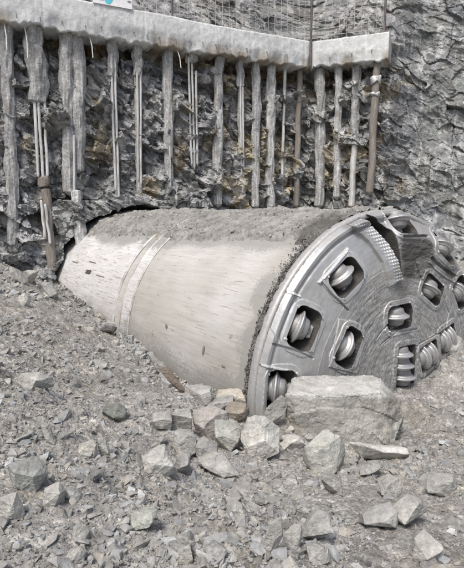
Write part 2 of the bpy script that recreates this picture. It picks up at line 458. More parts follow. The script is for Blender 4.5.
# setback above the beam: bench, then a slope
off = off-up_*(.55+1.0*np.clip(z_-BZ1, 0, 40)*.55)
off = off-(1-left)*(.26*(z_+1)+.25*np.clip(z_-5.0, 0, 40))
off = off+.0*s_
near_s = ((s_ > -11) & (s_ < 9)).astype(float)
pt = path(s_); nn = pnorm(s_)
XY = pt+nn*off[:, None]
# portal: a ragged annular gap round the shield
dx = XY[:, 0]-TC[0]; dy = XY[:, 1]-TC[1]; dz = z_-TC[2]
lat = dx*Rv[0]+dy*Rv[1]
rr_ = np.hypot(lat, dz)
gapw = .13+.10*fbm(P3(np.arctan2(dz, lat)*4, rr_*0), 3, 14)
gap = sstep(-.02, .05, gapw+TR-rr_)
pull = sstep(.9, 0, rr_-TR-gapw)*(1-gap)
XY = XY-nn*(gap*.95)[:, None]+nn*(pull*(1-gap)*.18)[:, None]
tone = left*((.50+.80*r2)*(.68+.62*r3))+(1-left)*((.85+.3*r5)*(.80+.36*r7)*.84)
tone = tone*(1-up_)+up_*(.82+.3*(r5-.5)+.5*(r6-.5))
warm = (sstep(.25, .6, fbm(P3(s_*1.4, z_*1.4), 3, 91))*(.15+.85*left*(1-up_)))[:, None]
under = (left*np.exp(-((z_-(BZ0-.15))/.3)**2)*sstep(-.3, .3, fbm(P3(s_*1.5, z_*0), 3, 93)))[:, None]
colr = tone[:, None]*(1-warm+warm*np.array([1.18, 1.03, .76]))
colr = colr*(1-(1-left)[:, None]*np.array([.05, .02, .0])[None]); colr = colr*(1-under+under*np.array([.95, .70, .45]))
V = np.stack([XY[:, 0], XY[:, 1], z_], -1)
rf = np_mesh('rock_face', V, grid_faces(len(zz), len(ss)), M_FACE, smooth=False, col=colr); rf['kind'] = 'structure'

def wall_pt(px, py, out=.1):
    """where a sight line meets the piled wall; returns arc length s, height z"""
    d = ray(px, py)
    best = None
    for D, lo, hi in ((DA, -60, 0), (DB, 0, 60)):
        n = np.array([D[1], -D[0]]); t = ((CORNER+n*out)@n)/(d[:2]@n)
        p = d*t; s = (p[:2]-CORNER-n*out)@D
        if lo-.02 <= s <= hi+.02: best = (s, p[2])
    if best is None:
        best = (s, p[2])
    return best
def wall_xyz(s, z, out):
    s = np.atleast_1d(np.asarray(s, float)); p = path(s)+pnorm(s)*np.asarray(out)[..., None] if np.ndim(out) else path(s)+pnorm(s)*out
    return np.concatenate([p, np.broadcast_to(np.asarray(z, float), (len(s),))[:, None]], 1)

# ------------------------------------------------------------ capping beam
sb = np.arange(-10.5, S_END+.01, .025); NB = len(sb)
def jag(s, k, amp, seed): return amp*fbm(P3(s*k, s*0), 4, seed)
loop = []
nf, ntp, nbt = 18, 10, 8
for i in range(nf): t = i/(nf-1); loop.append((.42+.05*(1-t), BZ0+(BZ1-BZ0)*t))
for i in range(1, ntp): t = i/(ntp-1); loop.append((.42-.75*t, BZ1))
for i in range(1, 5): t = i/4; loop.append((-.33, BZ1+(BZ0-BZ1)*t))
for i in range(1, nbt): t = i/nbt; loop.append((-.33+(.47+.33)*t, BZ0))
loop = np.array(loop); nl = len(loop)
SB = np.repeat(sb[:, None], nl, 1).ravel(); OB = np.tile(loop[:, 0], NB); ZB = np.tile(loop[:, 1], NB)
q = P3(SB*2.2, OB*2.2, ZB*2.2)
jn = np.abs((SB+.4)/2.4-np.round((SB+.4)/2.4))*2.4; fr = -.014*np.exp(-(jn/.03)**2)+.008*fbm(q, 4, 61)+.007*fbm(q*5, 3, 62)
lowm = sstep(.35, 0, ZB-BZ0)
OBd = OB+fr-lowm*.05*(1+fbm(P3(SB*3, SB*0), 3, 63)); ZBd = ZB+.02*fbm(q*.7, 3, 64)-lowm*(.02+.022*fbm(P3(SB*1.6, SB*0), 2, 65)+.045*fbm(P3(SB*9, OB*4), 3, 67))
# the two runs meet in a mitre: average the normals at the corner
pb = path(SB); nb = pnorm(SB)
mit = 1/np.clip(1-0.0*SB, .9, 1)
Vb = np.concatenate([pb+nb*OBd[:, None], ZBd[:, None]], 1)
qb = grid_faces(NB, nl, wrap=True)
# end caps as fans
c0 = len(Vb); cen0 = Vb[:nl].mean(0); cen1 = Vb[-nl:].mean(0); Vb = np.r_[Vb, [cen0, cen1]]
fan = [[c0, (k+1) % nl, k, k] for k in range(nl)]+[[c0+1, (NB-1)*nl+k, (NB-1)*nl+(k+1) % nl, (NB-1)*nl+(k+1) % nl] for k in range(nl)]
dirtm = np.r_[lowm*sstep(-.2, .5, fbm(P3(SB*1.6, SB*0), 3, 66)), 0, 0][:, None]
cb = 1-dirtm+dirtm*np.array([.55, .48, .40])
beam_root = empty('capping_beam', tuple(wall_xyz(0, BZ0, 0)[0]))
tag(beam_root, 'long pale concrete capping beam running bent along the top of the pile wall', 'concrete beam')
def fixparent(o, root):
    o.parent = root; o.matrix_parent_inverse = Matrix.Translation(-root.location)
fan3 = np.array([f[:3] for f in fan])
bo = np_mesh('beam', Vb, qb, M_CONC, smooth=True, col=cb); fixparent(bo, beam_root)
bc = np_mesh('beam_end', Vb, fan3, M_CONC, smooth=False, col=cb); fixparent(bc, beam_root)
stubs = [(16, 14), (40, 18), (62, 22), (85, 26), (101, 27), (120, 31), (134, 33), (147, 36), (159, 38), (175, 40), (190, 42), (202, 43), (215, 45), (226, 46), (246, 49), (266, 52), (286, 55), (330, 58), (352, 54), (372, 50)]
for px, py in stubs:
    s, z = wall_pt(px, py, .45)
    p = wall_xyz(s, z, .40)[0]; n = pnorm(np.array([s]))[0]
    pts = [p, p+np.array([n[0]*.10, n[1]*.10, .0]), p+np.array([n[0]*.14, n[1]*.14, -.03]), p+np.array([n[0]*.145, n[1]*.145, -.12])]
    v, f = tube(pts, .008, 6)
    o = np_mesh('rebar_stub', v, f, M_POST); fixparent(o, beam_root)

# ------------------------------------------------------------ micropiles
PGROUP = 'micropiles of the retaining wall under the concrete beam'
# (px top, py top, px bottom, py bottom, width px, kind, label)
piles = [
 ((6, 36), (14, 250), 13, 'grout', 'pale grout covered micropile at the far left end of the wall'),
 ((34, 50), (38, 104), 19, 'block', 'thick broken grout micropile with bare steel rods below, second pile from the left'),
 ((72, 36), (74, 196), 25, 'wide', 'widest grout micropile, a double column left of the two thin pale steel ones'),
 ((112, 50), (118, 212), 8, 'rods2', 'pale micropile with two bare steel rods just right of the widest double pile'),
 ((138, 52), (140, 196), 8, 'rods2', 'micropile with two bare rods above the rear top of the shield, broken off low down'),
 ((168, 56), (170, 196), 10, 'grout', 'rough brownish grout micropile next to the left of the bright triple rod pile'),
 ((191, 66), (195, 178), 8, 'rods3', 'bright micropile of three slim bare steel rods ending well above the shield'),
 ((219, 66), (219, 208), 10, 'grout', 'grey grout micropile standing right of the bright triple rod pile'),
 ((240, 68), (243, 190), 6, 'rods2', 'narrow pair of bright bare rods near the middle of the pile wall'),
 ((256, 72), (257, 210), 9, 'grout', 'pale grout micropile immediately right of the narrow bright rod pair'),
 ((271, 76), (271, 210), 10, 'grout', 'pale smooth grout micropile just left of the single bright rod'),
 ((285, 74), (283, 196), 4, 'rod', 'single bright steel rod micropile left of the corner of the beam'),
 ((300, 80), (298, 209), 6, 'pipe', 'thin brown micropile directly under the corner of the beam'),
 ((321, 74), (319, 209), 10, 'grout', 'grey green grout micropile first to the right of the beam corner'),
 ((338, 74), (336, 200), 8, 'grout', 'ragged thin grout micropile in the middle of the right hand wall run'),
 ((357, 68), (351, 208), 9, 'rodg', 'micropile with a bright bare lower half, next to the last free standing pipe'),
]
def vcyl(pa, pb, rad, seed, rough, n=14, step=.035, taper=None):
    m = max(6, int(np.linalg.norm(pb-pa)/step)); t = np.linspace(0, 1, m)
    pts = pa[None]*(1-t[:, None])+pb[None]*t[:, None]
    w = .22*rad*fbm(P3(t*4, t*0+seed), 3, seed)
    pts = pts+np.stack([w, 0*w, 0*w], 1)
    r = np.full(m, rad)*(1+.09*fbm(P3(t*np.linalg.norm(pb-pa)*.9, t*0+seed*1.7), 3, seed+3))
    r = r*np.minimum(1, (t+.004)/.02)*np.minimum(1, (1.004-t)/.03)
    # axis order so faces point outward
    return tube(pts, r, n, seed, rough)
k_ = 0
for (tx, ty), (bx, by), wpx, kind, lab in piles:
    k_ += 1
    s0, z0 = wall_pt(tx, ty, .1); s1, z1 = wall_pt(bx, by, .1)
    top = wall_xyz(s0, BZ0+.06, .10)[0]; bot = wall_xyz(s1, z1, .02)[0]
    rad = wpx/2*top[1]/F*.92
    root = empty('micropile', tuple(bot)); tag(root, lab, 'pile', PGROUP)
    def addp(name, vf, mat, t=1.0, smooth=False):
        v, f = vf
        o = np_mesh(name, v, f, mat, smooth=smooth, col=np.full(len(v), t)); fixparent(o, root); return o
    lerp = lambda t: top*(1-t)+bot*t
    side = np.array([DA[0], DA[1], 0]) if s0 < 0 else np.array([DB[0], DB[1], 0]); fwd = np.array([pnorm(np.array([s0]))[0][0], pnorm(np.array([s0]))[0][1], 0])
    if kind in ('grout', 'pipe'):
        addp('grout_column', vcyl(top, bot, rad, k_*7, .22 if kind == 'grout' else .10, 16), M_GROUT if kind == 'grout' else M_DARKPIPE, .85+.55*random.random())
        if kind == 'grout' and k_ % 2 == 0:
            addp('steel_rod', vcyl(lerp(.35)+fwd*rad*.85, lerp(.97)+fwd*rad*.8, .022, k_*3, .03, 8), M_ROD)
    elif kind == 'wide':
        for sgn, tt in ((-1, 1.0), (1, .86)):
            addp('grout_column', vcyl(top+side*sgn*rad*.48, lerp(tt)+side*sgn*rad*.40, rad*.56, k_*7+sgn, .20, 16), M_GROUT, 1.1)
        addp('steel_rod', vcyl(lerp(.62)+fwd*rad*.6, lerp(1.05)+fwd*rad*.55, .03, 5, .03, 8), M_ROD)
        l0 = wall_xyz(*wall_pt(76, 190), .18)[0]; l1 = wall_xyz(*wall_pt(81, 250), .25)[0]
        addp('grout_stump', vcyl(l0, l1, rad*.42, 91, .4, 12), M_GROUT, 1.35)
    elif kind == 'block':
        addp('grout_column', vcyl(top, lerp(1.0), rad, k_*7, .26, 18), M_GROUT, .95)
        for xt, xb, yb in ((34, 38, 178), (38, 43, 184), (44, 47, 178)):
            a0 = wall_xyz(*wall_pt(xt, 98), .16)[0]; a1 = wall_xyz(*wall_pt(xb, yb), .16)[0]
            addp('steel_rod', vcyl(a0, a1, .036, xt, .05, 8), M_ROD)
        a0 = wall_xyz(*wall_pt(43, 176), .14)[0]; a1 = wall_xyz(*wall_pt(45, 188), .14)[0]
        addp('collar', vcyl(a0, a1, .13, 5, .1, 12), M_DARKPIPE, 1)
        a1b = wall_xyz(*wall_pt(53, 272), .2)[0]
        addp('lower_pipe', vcyl(a1, a1b, .115, 8, .1, 12), M_DARKPIPE, 1)
        for xt, xb, y0_, y1_ in ((40, 44, 200, 238), (44, 49, 204, 244)):
            a0 = wall_xyz(*wall_pt(xt, y0_), .30)[0]; a1 = wall_xyz(*wall_pt(xb, y1_), .32)[0]
            addp('steel_rod', vcyl(a0, a1, .035, xt, .05, 8), M_ROD)
    elif kind in ('rods2', 'rods3'):
        nrod = int(kind[-1])
        addp('grout_column', vcyl(top, lerp(.22 if nrod == 2 else .1), rad*1.25, k_*7, .45, 14), M_GROUT, 1.0)
        if nrod == 2: addp('grout_core', vcyl(lerp(.2)-fwd*.04, lerp(1.0), rad*.75, k_*5, .3, 12), M_GROUT, 1.1)
        for i in range(nrod):
            o_ = (i-(nrod-1)/2)*rad*1.0
            addp('steel_rod', vcyl(lerp(.05+.05*i)+side*o_+fwd*.07, lerp(.9+.06*random.random())+side*o_*.8+fwd*.06, .030, k_*11+i, .04, 8), M_ROD)
    elif kind == 'rod':
        addp('steel_rod', vcyl(top, bot, rad*.8, k_*7, .06, 10), M_ROD)
    elif kind == 'rodg':
        addp('grout_column', vcyl(top, lerp(.5), rad, k_*7, .4, 14), M_GROUT, .9)
        addp('steel_rod', vcyl(lerp(.45), lerp(1.0), rad*.8, k_*9, .08, 12), M_ROD)
# free standing pipe at the right end
pt_ = wall_xyz(*wall_pt(377, 60, .25), .25)[0]; pt_[2] = BZ0+.05
pb_ = wall_xyz(*wall_pt(370, 196, .25), .25)[0]
root = empty('drain_pipe', tuple(pb_)); tag(root, 'free standing weathered pipe with pale collars under the right end of the beam', 'pipe')
v, f = vcyl(pt_, pb_, .105, 3, .05, 16); fixparent(np_mesh('pipe', v, f, M_DARKPIPE, col=np.ones(len(v))), root)
for t0, t1, r_ in ((.12, .16, .15), (.24, .262, .135)):
    a_ = pt_*(1-t0)+pb_*t0; b_ = pt_*(1-t1)+pb_*t1
    v, f = vcyl(a_, b_, r_, 4, .03, 16, .012); fixparent(np_mesh('collar', v, f, M_ROD, col=np.ones(len(v))), root)

for px, y0_, y1_, lab in ((4, 24, 50, 'thin bent rod hanging under the beam at the far left corner'), (25, 32, 58, 'thin rod hanging under the beam left of the second pile'), (90, 38, 58, 'thin straight rod hanging under the beam right of the double pile'), (178, 50, 68, 'thin short rod hanging under the beam beside the triple rod pile')):
    s, z = wall_pt(px, y0_, .42); s1, z1 = wall_pt(px+3, y1_, .42)
    a_ = wall_xyz(s, BZ0+.02, .30)[0]; b_ = wall_xyz(s1, z1, .42)[0]
    v, f = tube([a_, a_*.5+b_*.5+np.array([.03, -.02, 0]), b_], .014, 6)
    o = np_mesh('hanging_rod', v-a_, f, M_ROD); o.location = a_; tag(o, lab, 'rod')
# ------------------------------------------------------------ fence on the beam
fence = empty('mesh_fence', tuple(wall_xyz(0, BZ1, 0)[0])); tag(fence, 'wire mesh fence with dark steel posts standing along the beam', 'fence')
def at_top(px):            # arc length where a column of the picture crosses the beam's top
    for s in np.arange(-10, S_END, .01):
        p = wall_xyz(s, BZ1, .1)[0]; fw = p[1]*CP-p[2]*SP
        if W0/2+F*p[0]/fw >= px: return s
    return S_END
for px, zb, out in ((172, BZ1-.05, .1), (307, BZ0+.0, .52), (384, BZ1-.35, .1), (60, BZ1-.05, .1)):
    s = at_top(px); p = wall_xyz(s, zb, out)[0]
    v, f = tube([p, p+np.array([0, 0, 2.6+BZ1-zb])], .034, 8); fixparent(np_mesh('post', v, f, M_POST, smooth=True), fence)
s0 = at_top(150); parts = []
for s in np.arange(s0, S_END-.05, .21):
    p = wall_xyz(s, BZ1-.02, .0)[0]; j = .03*random.uniform(-1, 1)
    zt = 1.9
    pts = [p+np.array([j*t, .03*math.sin(s*3+t*4), t*zt]) for t in np.linspace(0, 1, 9)]
    parts.append(tube(pts, .0062, 4))
for k in range(10):
    z = BZ1+.06+k*.2; sr = np.arange(s0, S_END-.1, .15)
    pts = wall_xyz(sr, z, .0)+np.stack([0*sr, .02*np.sin(sr*4+k), .015*np.sin(sr*2.3+k*2)], 1)
    parts.append(tube(pts, .0062, 4))
v, f = join_vf(parts); fixparent(np_mesh('wire_mesh', v, f, M_WIRE), fence)

# ------------------------------------------------------------ sign board on the beam
M_WHITE = mat_plain('white_board', (.80, .80, .80), .5); M_PINK = mat_plain('pink_print', (.78, .42, .48), .5); M_CYAN = mat_plain('cyan_print', (.10, .55, .66), .5)
M_TEAL = mat_plain('dark_teal_print', (.03, .22, .28), .5); M_GREY = mat_plain('grey_print', (.25, .25, .25), .5)
s0 = at_top(90); s1 = at_top(128)
pA = wall_xyz(s0, BZ1-.02, .46)[0]; pB = wall_xyz(s1, BZ1-.02, .46)[0]
L_ = np.linalg.norm(pB-pA); ex = (pB-pA)/L_; en = np.array([ex[1], -ex[0], 0])
sign = empty('sign_board', tuple(pA)); tag(sign, 'white sign board with pink and cyan marks standing on the beam at upper left', 'sign')
def boxvf(o, ax, ay, az):
    V = [o+i*ax+j*ay+k*az for i in (0, 1) for j in (0, 1) for k in (0, 1)]
    return np.array(V), np.array([[0, 1, 3, 2], [4, 6, 7, 5], [0, 4, 5, 1], [2, 3, 7, 6], [0, 2, 6, 4], [1, 5, 7, 3]])
zu = np.array([0, 0, 1.])
v, f = boxvf(pA, ex*L_, -en*.04, zu*1.1); fixparent(np_mesh('panel', v, f, M_WHITE, smooth=False), sign)
def mark(name, u, w, cx, cz, mat, d=.004, n=20):
    th = np.linspace(0, 2*np.pi, n, endpoint=False)
    o = pA+ex*cx+zu*cz
    fr_ = [o+ex*u*math.cos(t)+zu*w*math.sin(t)+en*d for t in th]; bk = [o+ex*u*math.cos(t)+zu*w*math.sin(t)+en*.0005 for t in th]
    bm = bmesh.new(); a = [bm.verts.new(p) for p in fr_]; b2 = [bm.verts.new(p) for p in bk]
    bm.faces.new(a)
    for i in range(n): bm.faces.new((a[i], a[(i+1) % n], b2[(i+1) % n], b2[i]))
    fixparent(bm_obj(name, bm, mat), sign)
mark('pink_mark', .17, .14, L_*.2, .22, M_PINK)
mark('cyan_mark', .13, .24, L_*.38, .26, M_CYAN)
mark('teal_mark', .06, .16, L_*.38, .34, M_TEAL, .008)
mark('grey_mark', .05, .025, L_*.93, .16, M_GREY)

# ------------------------------------------------------------ tunnel boring machine (local: X axis, Y left(u), Z up)
tbm = empty('tunnel_boring_machine', tuple(TC)); tbm.rotation_euler = (0, 0, math.atan2(A[1], A[0]))
tag(tbm, 'huge tunnel boring machine with pale steel shield and round cutterhead half buried in rubble', 'boring machine')
# local y: rotate +90 from A -> (-Ay, Ax) = (.822,.569) = -Rv ; so local = (x=axial, y=-u, z=v)
# shield skin
def shield_part(name, x0, x1, R, step, mat, white, seed, nth=260):
    n = max(2, int((x1-x0)/step)); X = np.linspace(x0, x1, n); th = np.linspace(0, 2*np.pi, nth, endpoint=False)
    XX, TT = np.meshgrid(X, th, indexing='ij')
    q = P3(XX*.8, np.cos(TT)*R*.8, np.sin(TT)*R*.8)
    RR = R+.008*fbm(q, 3, seed).reshape(XX.shape)
    V = np.stack([XX, RR*np.cos(TT), RR*np.sin(TT)], -1).reshape(-1, 3)
    w = np.clip(white+.35*fbm(q*1.3, 4, seed+5), 0, 1)
    td = np.degrees(np.arctan2(-np.cos(TT), np.sin(TT))).ravel(); xr_ = XX.ravel()
    tb_ = np.interp(xr_, [-8.6, -6.8, -4.6, -3.7, -2.4, -.9, -.5, 0], [40, 38, 37, 38, 35, 33, 30, 30])
    du_ = sstep(13, -1, td-tb_+5*fbm(q*1.6, 3, 44))
    du_ = np.maximum(du_, .9*sstep(.75, .1, -xr_+.35*fbm(q*3, 3, 45))); du_ = np.maximum(du_, .75*sstep(74, 96, td+8*fbm(q*1.5, 3, 46)))
    return np_mesh(name, V, grid_faces(n, nth, wrap=True, flip=True), mat, tbm, True, col=np.stack([w, du_, 0*w], 1))
shield_part('front_shield', -3.66, -.10, 2.265, .05, M_SHIELD, .12, 1)
shield_part('weld_band', -4.02, -3.64, 2.280, .04, M_SHIELD, 1.0, 2)
shield_part('joint_band', -4.36, -4.00, 2.258, .04, M_SHIELD, .25, 3)
shield_part('rear_shield', -13, -4.34, 2.272, .08, M_SHIELD, .85, 4)
def lathe(name, prof, mat, n=200, parent=tbm, noise_amp=.0, seed=0, smooth=True):
    prof = np.array(prof, float); th = np.linspace(0, 2*np.pi, n, endpoint=False)
    X = np.repeat(prof[:, 0][:, None], n, 1); R = np.repeat(prof[:, 1][:, None], n, 1)
    if noise_amp: R = R+noise_amp*fbm(P3(np.cos(th)[None]*9+0*X, np.sin(th)[None]*9+0*X, X*6), 3, seed).reshape(X.shape)
    V = np.stack([X, R*np.cos(th)[None], R*np.sin(th)[None]], -1).reshape(-1, 3)
    return np_mesh(name, V, grid_faces(len(prof), n, wrap=True, flip=True), mat, parent, smooth)
for x in (-3.66, -4.02, -4.36):
    lathe('weld_seam', [(x-.03, 2.26), (x-.02, 2.292), (x+.008, 2.296), (x+.02, 2.26)], M_SEAM, noise_amp=.008, seed=int(-x*10))
lathe('gap_ring', [(-.16, 2.25), (-.15, 2.275), (-.06, 2.278), (-.055, 2.22)], M_DARK, noise_amp=.006)
lathe('rim_ring', [(-.055, 2.24), (-.055, 2.296), (-.04, 2.304), (.03, 2.304), (.055, 2.296), (.07, 2.27), (.075, 2.235), (.06, 2.225), (.0, 2.225)], M_RIM, 360, noise_amp=.003)

# scars and an access slot in the skin
def skin_patch(name, px, py, wx, wt, mat, d=.006, seed=0):
    p = cyl_hit(px, py, 2.28)-TC; x0_ = p@A; t0 = math.atan2(p@Rv, p[2]); V = []; nn_ = 18
    V.append((x0_, -(2.282+d)*math.sin(t0), (2.282+d)*math.cos(t0)))
    for k in range(nn_):
        a = 2*math.pi*k/nn_; e = (abs(math.cos(a))**4+abs(math.sin(a))**4)**-.25
        r_ = e*(1+.25*float(vnoise(P3([k*.9], [seed]), 3)[0])); xx = x0_+wx*math.cos(a)*r_; tt = t0+wt*math.sin(a)*r_/2.28
        V.append((xx, -(2.280)*math.sin(tt), (2.280)*math.cos(tt)))
    Q = [[0, 1+k, 1+(k+1) % nn_] for k in range(nn_)]
    o = np_mesh(name, V, Q, mat, tbm); return o
skin_patch('access_slot', 88, 272, .16, .05, M_DARK)
for px, py, a_, b_ in ((203, 350, .018, .06), (223, 366, .04, .012), (166, 326, .03, .03), (100, 276, .25, .012), (75, 262, .2, .012), (80, 300, .12, .03), (72, 296, .1, .02), (92, 262, .22, .01)):
    skin_patch('skin_scar', px, py, a_, b_, M_SCAR, .003, px)
# cutters (px, py, kind)
CUT = [(272, 391, .75), (299, 327, .58), (346, 277, .22), (344, 346, .22), (395, 316, .0), (429, 289, .0), (458, 292, .1), (401, 221, .35), (439, 248, .35)]
cut = []
for px, py, tl in CUT:
    u, v = face_uv(px, py, .28 if np.hypot(*face_uv(px, py, .28)) < 1.9 else .16)
    rr0 = math.hypot(u, v); u *= min(1, 2.0/rr0) if px < 280 else 1; v *= min(1, 2.0/rr0) if px < 280 else 1
    cut.append((u, v, math.atan2(v, u), tl))
# gauge cutters hidden under the rubble or beyond the picture are there too
for ang in (188, 215, 243, 270, 300, 330):
    cut.append((1.95*math.cos(math.radians(ang)), 1.95*math.sin(math.radians(ang)), math.radians(ang), 0))
for ang, rr in ((200, 1.2), (235, 1.4), (290, 1.3), (325, 1.0), (255, .75)):
    cut.append((rr*math.cos(math.radians(ang)), rr*math.sin(math.radians(ang)), math.radians(ang), 0))
# centre row cutters: disc axis direction given explicitly
centre = []
for px, py in ((401.5, 354.5), (402.5, 365.5), (404, 377)): 
    u, v = face_uv(px, py, .33); centre.append((u, v, math.radians(92)))
for px, py in ((423, 357.5), (430, 353), (444, 341), (450, 337)):
    u, v = face_uv(px, py, .33); centre.append((u, v, math.radians(166)))

st = .0062
g1 = np.arange(-2.29, 2.29+st, st); n1_ = len(g1)
U_, V_ = np.meshgrid(g1, g1); u = U_.ravel(); v = V_.ravel()
rad = np.hypot(u, v); ang = np.degrees(np.arctan2(v, u))
rightm = sstep(83, 90, ang)*sstep(-160, -170, -np.abs(ang)+0) if False else ((ang > 86)).astype(float)
hc = .37-.05*(np.minimum(rad, 1.6)/1.6)**2
hl = np.where(rad < 1.55, hc, .32-.18*((np.clip(rad, 1.55, 2.2)-1.55)/.65)**1.25)
hl = np.where(rad > 2.17, hl+.03*sstep(2.18, 2.21, rad)-.09*sstep(2.24, 2.3, rad), hl-.02*np.exp(-((rad-2.16)/.02)**2))
# right: flat blocks, then a faceted steep bevel (16-gon rim)
seg = np.radians(22.5); aa = np.radians(ang)-math.radians(104); fa = aa-np.round(aa/seg)*seg
rp = rad*np.cos(fa)/math.cos(seg/2)*.985
hr = np.where(rp < 1.93, np.where(rad < 1.6, hc, .32), .32-.27*sstep(1.93, 2.3, rp)*1.0)
blend = sstep(84, 88, ang)+sstep(-150, -158, ang)*(ang < -90)
blend = np.clip(blend, 0, 1)
Hh = hl*(1-blend)+hr*blend
rough = sstep(1.75, 1.35, rad+.18*fbm(P3(u*1.4, v*1.4), 3, 12))*(.75+.25*vnoise(P3(u*2, v*2), 4))
rough = np.maximum(rough*(1-.15*blend), blend*sstep(2.0, 1.9, rp)*.75)
mud = np.zeros_like(u); bright = np.zeros_like(u)
def sdpoly(px, py, P):
    P = np.asarray(P, float); n = len(P); d = np.full(px.shape, 1e9); ins = np.zeros(px.shape, bool)
    for i in range(n):
        a = P[i]; b = P[i-1]; e = b-a; wx = px-a[0]; wy = py-a[1]
        t = np.clip((wx*e[0]+wy*e[1])/(e@e), 0, 1)
        d = np.minimum(d, (wx-e[0]*t)**2+(wy-e[1]*t)**2)
        c = ((a[1] > py) != (b[1] > py)) & (px < (b[0]-a[0])*(py-a[1])/(b[1]-a[1]+1e-12)+a[0])
        ins ^= c
    return np.sqrt(d)*np.where(ins, -1, 1)
def pxpoly(pts, off=.28): return [face_uv(x, y, off) for x, y in pts]
def sdline(px, py, pts):
    d = np.full(px.shape, 1e9)
    for a, b in zip(pts[:-1], pts[1:]):
        a = np.array(a); b = np.array(b); e = b-a; wx = px-a[0]; wy = py-a[1]
        t = np.clip((wx*e[0]+wy*e[1])/(e@e), 0, 1)
        d = np.minimum(d, (wx-e[0]*t)**2+(wy-e[1]*t)**2)
    return np.sqrt(d)
# worn relief
Hh = Hh+.010*fbm(P3(u*2.5, v*2.5), 4, 21)
th_ = np.arctan2(v, u)
Hh = Hh+rough*(.004*fbm(P3(rad*16, th_*3), 3, 22)+.004*fbm(P3(u*18, v*18), 3, 23))
# rough rocky block right of the scoop
blk = pxpoly([(397, 233), (429, 237), (434, 262), (420, 280), (399, 276)])
sb_ = sdpoly(u, v, blk); inb = sstep(.03, -.06, sb_)
Hh = Hh+inb*(.012+.012*fbm(P3(u*6, v*18), 4, 25)); mud = np.maximum(mud, inb*.38); rough = np.maximum(rough, inb)
blk2 = pxpoly([(434, 266), (452, 275), (456, 285), (440, 282), (428, 276)])
inb2 = sstep(.03, -.05, sdpoly(u, v, blk2)); Hh = Hh+inb2*(.01+.008*fbm(P3(u*12, v*12), 3, 26)); mud = np.maximum(mud, inb2*.25)
# straight plates and grooves
def plate(pts, h, off=.28, br=.0, e=.006):
    global Hh, bright, rough
    s = sdpoly(u, v, pxpoly(pts, off)); m = sstep(e, -e, s)
    Hh = Hh+h*m; edge = .5*np.exp(-((s+.008)/.008)**2)
    bright = np.maximum(bright, edge*br); return m
def groove(pts, w, d, off=.28, br=0):
    global Hh, bright
    l = sdline(u, v, pxpoly(pts, off)); m = sstep(w*1.15, w*.75, l); Hh = Hh-d*m
    if br: bright = np.maximum(bright, m*br)
plate([(278, 316), (287, 292), (304, 296), (322, 312), (312, 352), (282, 346)], .014, br=.3)
plate([(324, 284), (352, 250), (366, 270), (345, 308)], .014, br=.35)
plate([(326, 366), (336, 318), (356, 322), (364, 336), (352, 372)], .013, br=.3)
groove([(325, 283), (333, 296), (346, 310)], .012, .03)
groove([(323, 283), (352, 249)], .013, -.03, br=.8)
groove([(279, 346), (300, 352), (312, 358)], .012, .025)
groove([(268, 368), (292, 372)], .014, -.03, br=.6)
groove([(287, 290), (306, 297)], .014, -.02, br=.7)
groove([(398, 236), (428, 236)], .02, .06, .25)
groove([(429, 258), (441, 268), (452, 276)], .028, .07)
groove([(426, 262), (436, 272), (449, 281)], .014, -.02, br=.5)
groove([(408, 346), (430, 334), (441, 330)], .012, .02); groove([(441, 330), (446, 312), (440, 295)], .012, .02, br=.3)
groove([(372, 338), (384, 322), (386, 304)], .015, .02)
groove([(376, 344), (392, 330), (412, 328)], .012, .018)
# radial step lines of the segments on the right
groove([(412, 262), (418, 280)], .012, .02)
# scoop opening beside the beaded lip
lip_out = pxpoly([(352, 212), (362, 214), (375, 222), (388, 243), (394, 262), (396.5, 279)])
lip_in = pxpoly([(384, 286), (380, 262), (371, 242), (356, 224), (344, 216)])
sl = sdpoly(u, v, lip_out+lip_in); inl = sstep(.015, -.015, sl)
Hh = Hh+inl*.055
beads = np.sin((u*.8+v*.6)*2*np.pi/.062)*np.sin((-u*.6+v*.8)*2*np.pi/.062)
lo_d = sdline(u, v, lip_out)
bz = inl*sstep(.20, .10, lo_d)
Hh = Hh+bz*.013*np.clip(beads+.2, 0, 1); rough = np.where(inl > .3, .0, rough); bright = np.maximum(bright, bz*.35)
scoop = pxpoly([(367, 211), (375, 212), (385, 221), (393.5, 231), (395.5, 246), (398, 276), (396, 275), (393.5, 259), (387.5, 241), (377, 224)])
ssc = sdpoly(u, v, scoop); isc = sstep(.008, -.012, ssc); 
Hh = Hh-isc*.6; mws = sstep(.02, .012, ssc); mud = np.maximum(mud, mws); bright = bright*(1-mws); rough = np.maximum(rough, mws)  # scoop walls coloured near black, its deep shade painted in
# pockets
pockdepth = np.zeros_like(u)
for (cu, cv, a, tl) in cut:
    du = u-cu; dv = v-cv; xr = du*math.cos(a)+dv*math.sin(a); yt = -du*math.sin(a)+dv*math.cos(a)
    qx = np.abs(xr)-.068; qy = np.abs(yt)-.155
    sd = np.hypot(np.maximum(qx, 0), np.maximum(qy, 0))+np.minimum(np.maximum(qx, qy), 0)-.095
    fr1 = sstep(.079, .075, sd)*(1-isc)
    Hh = Hh+fr1*.014; bright = np.maximum(bright, .2*np.exp(-((sd-.076)/.008)**2)); 
    bright = np.maximum(bright, .35*np.exp(-((sd-.018)/.006)**2))
    rough = rough*(1-.45*fr1)
    m = sstep(.0015, -.002, sd)*sstep(2.25, 2.22, rad); Hh = Hh-m*.62; mw = sstep(.011, .007, sd)*(rad < 2.24); mud = mud*(1-mw)+mw; rough = np.maximum(rough, mw); bright = bright*(1-mw)  # dirty pocket walls, also blackened to paint in the hole's shade
    for bx, by in ((-.17, -.17), (.17, -.17), (-.17, .17), (.17, .17)):
        Hh = Hh+.013*sstep(.020, .016, np.hypot(xr-bx*1.0, yt-by*1.22))*(1-isc)
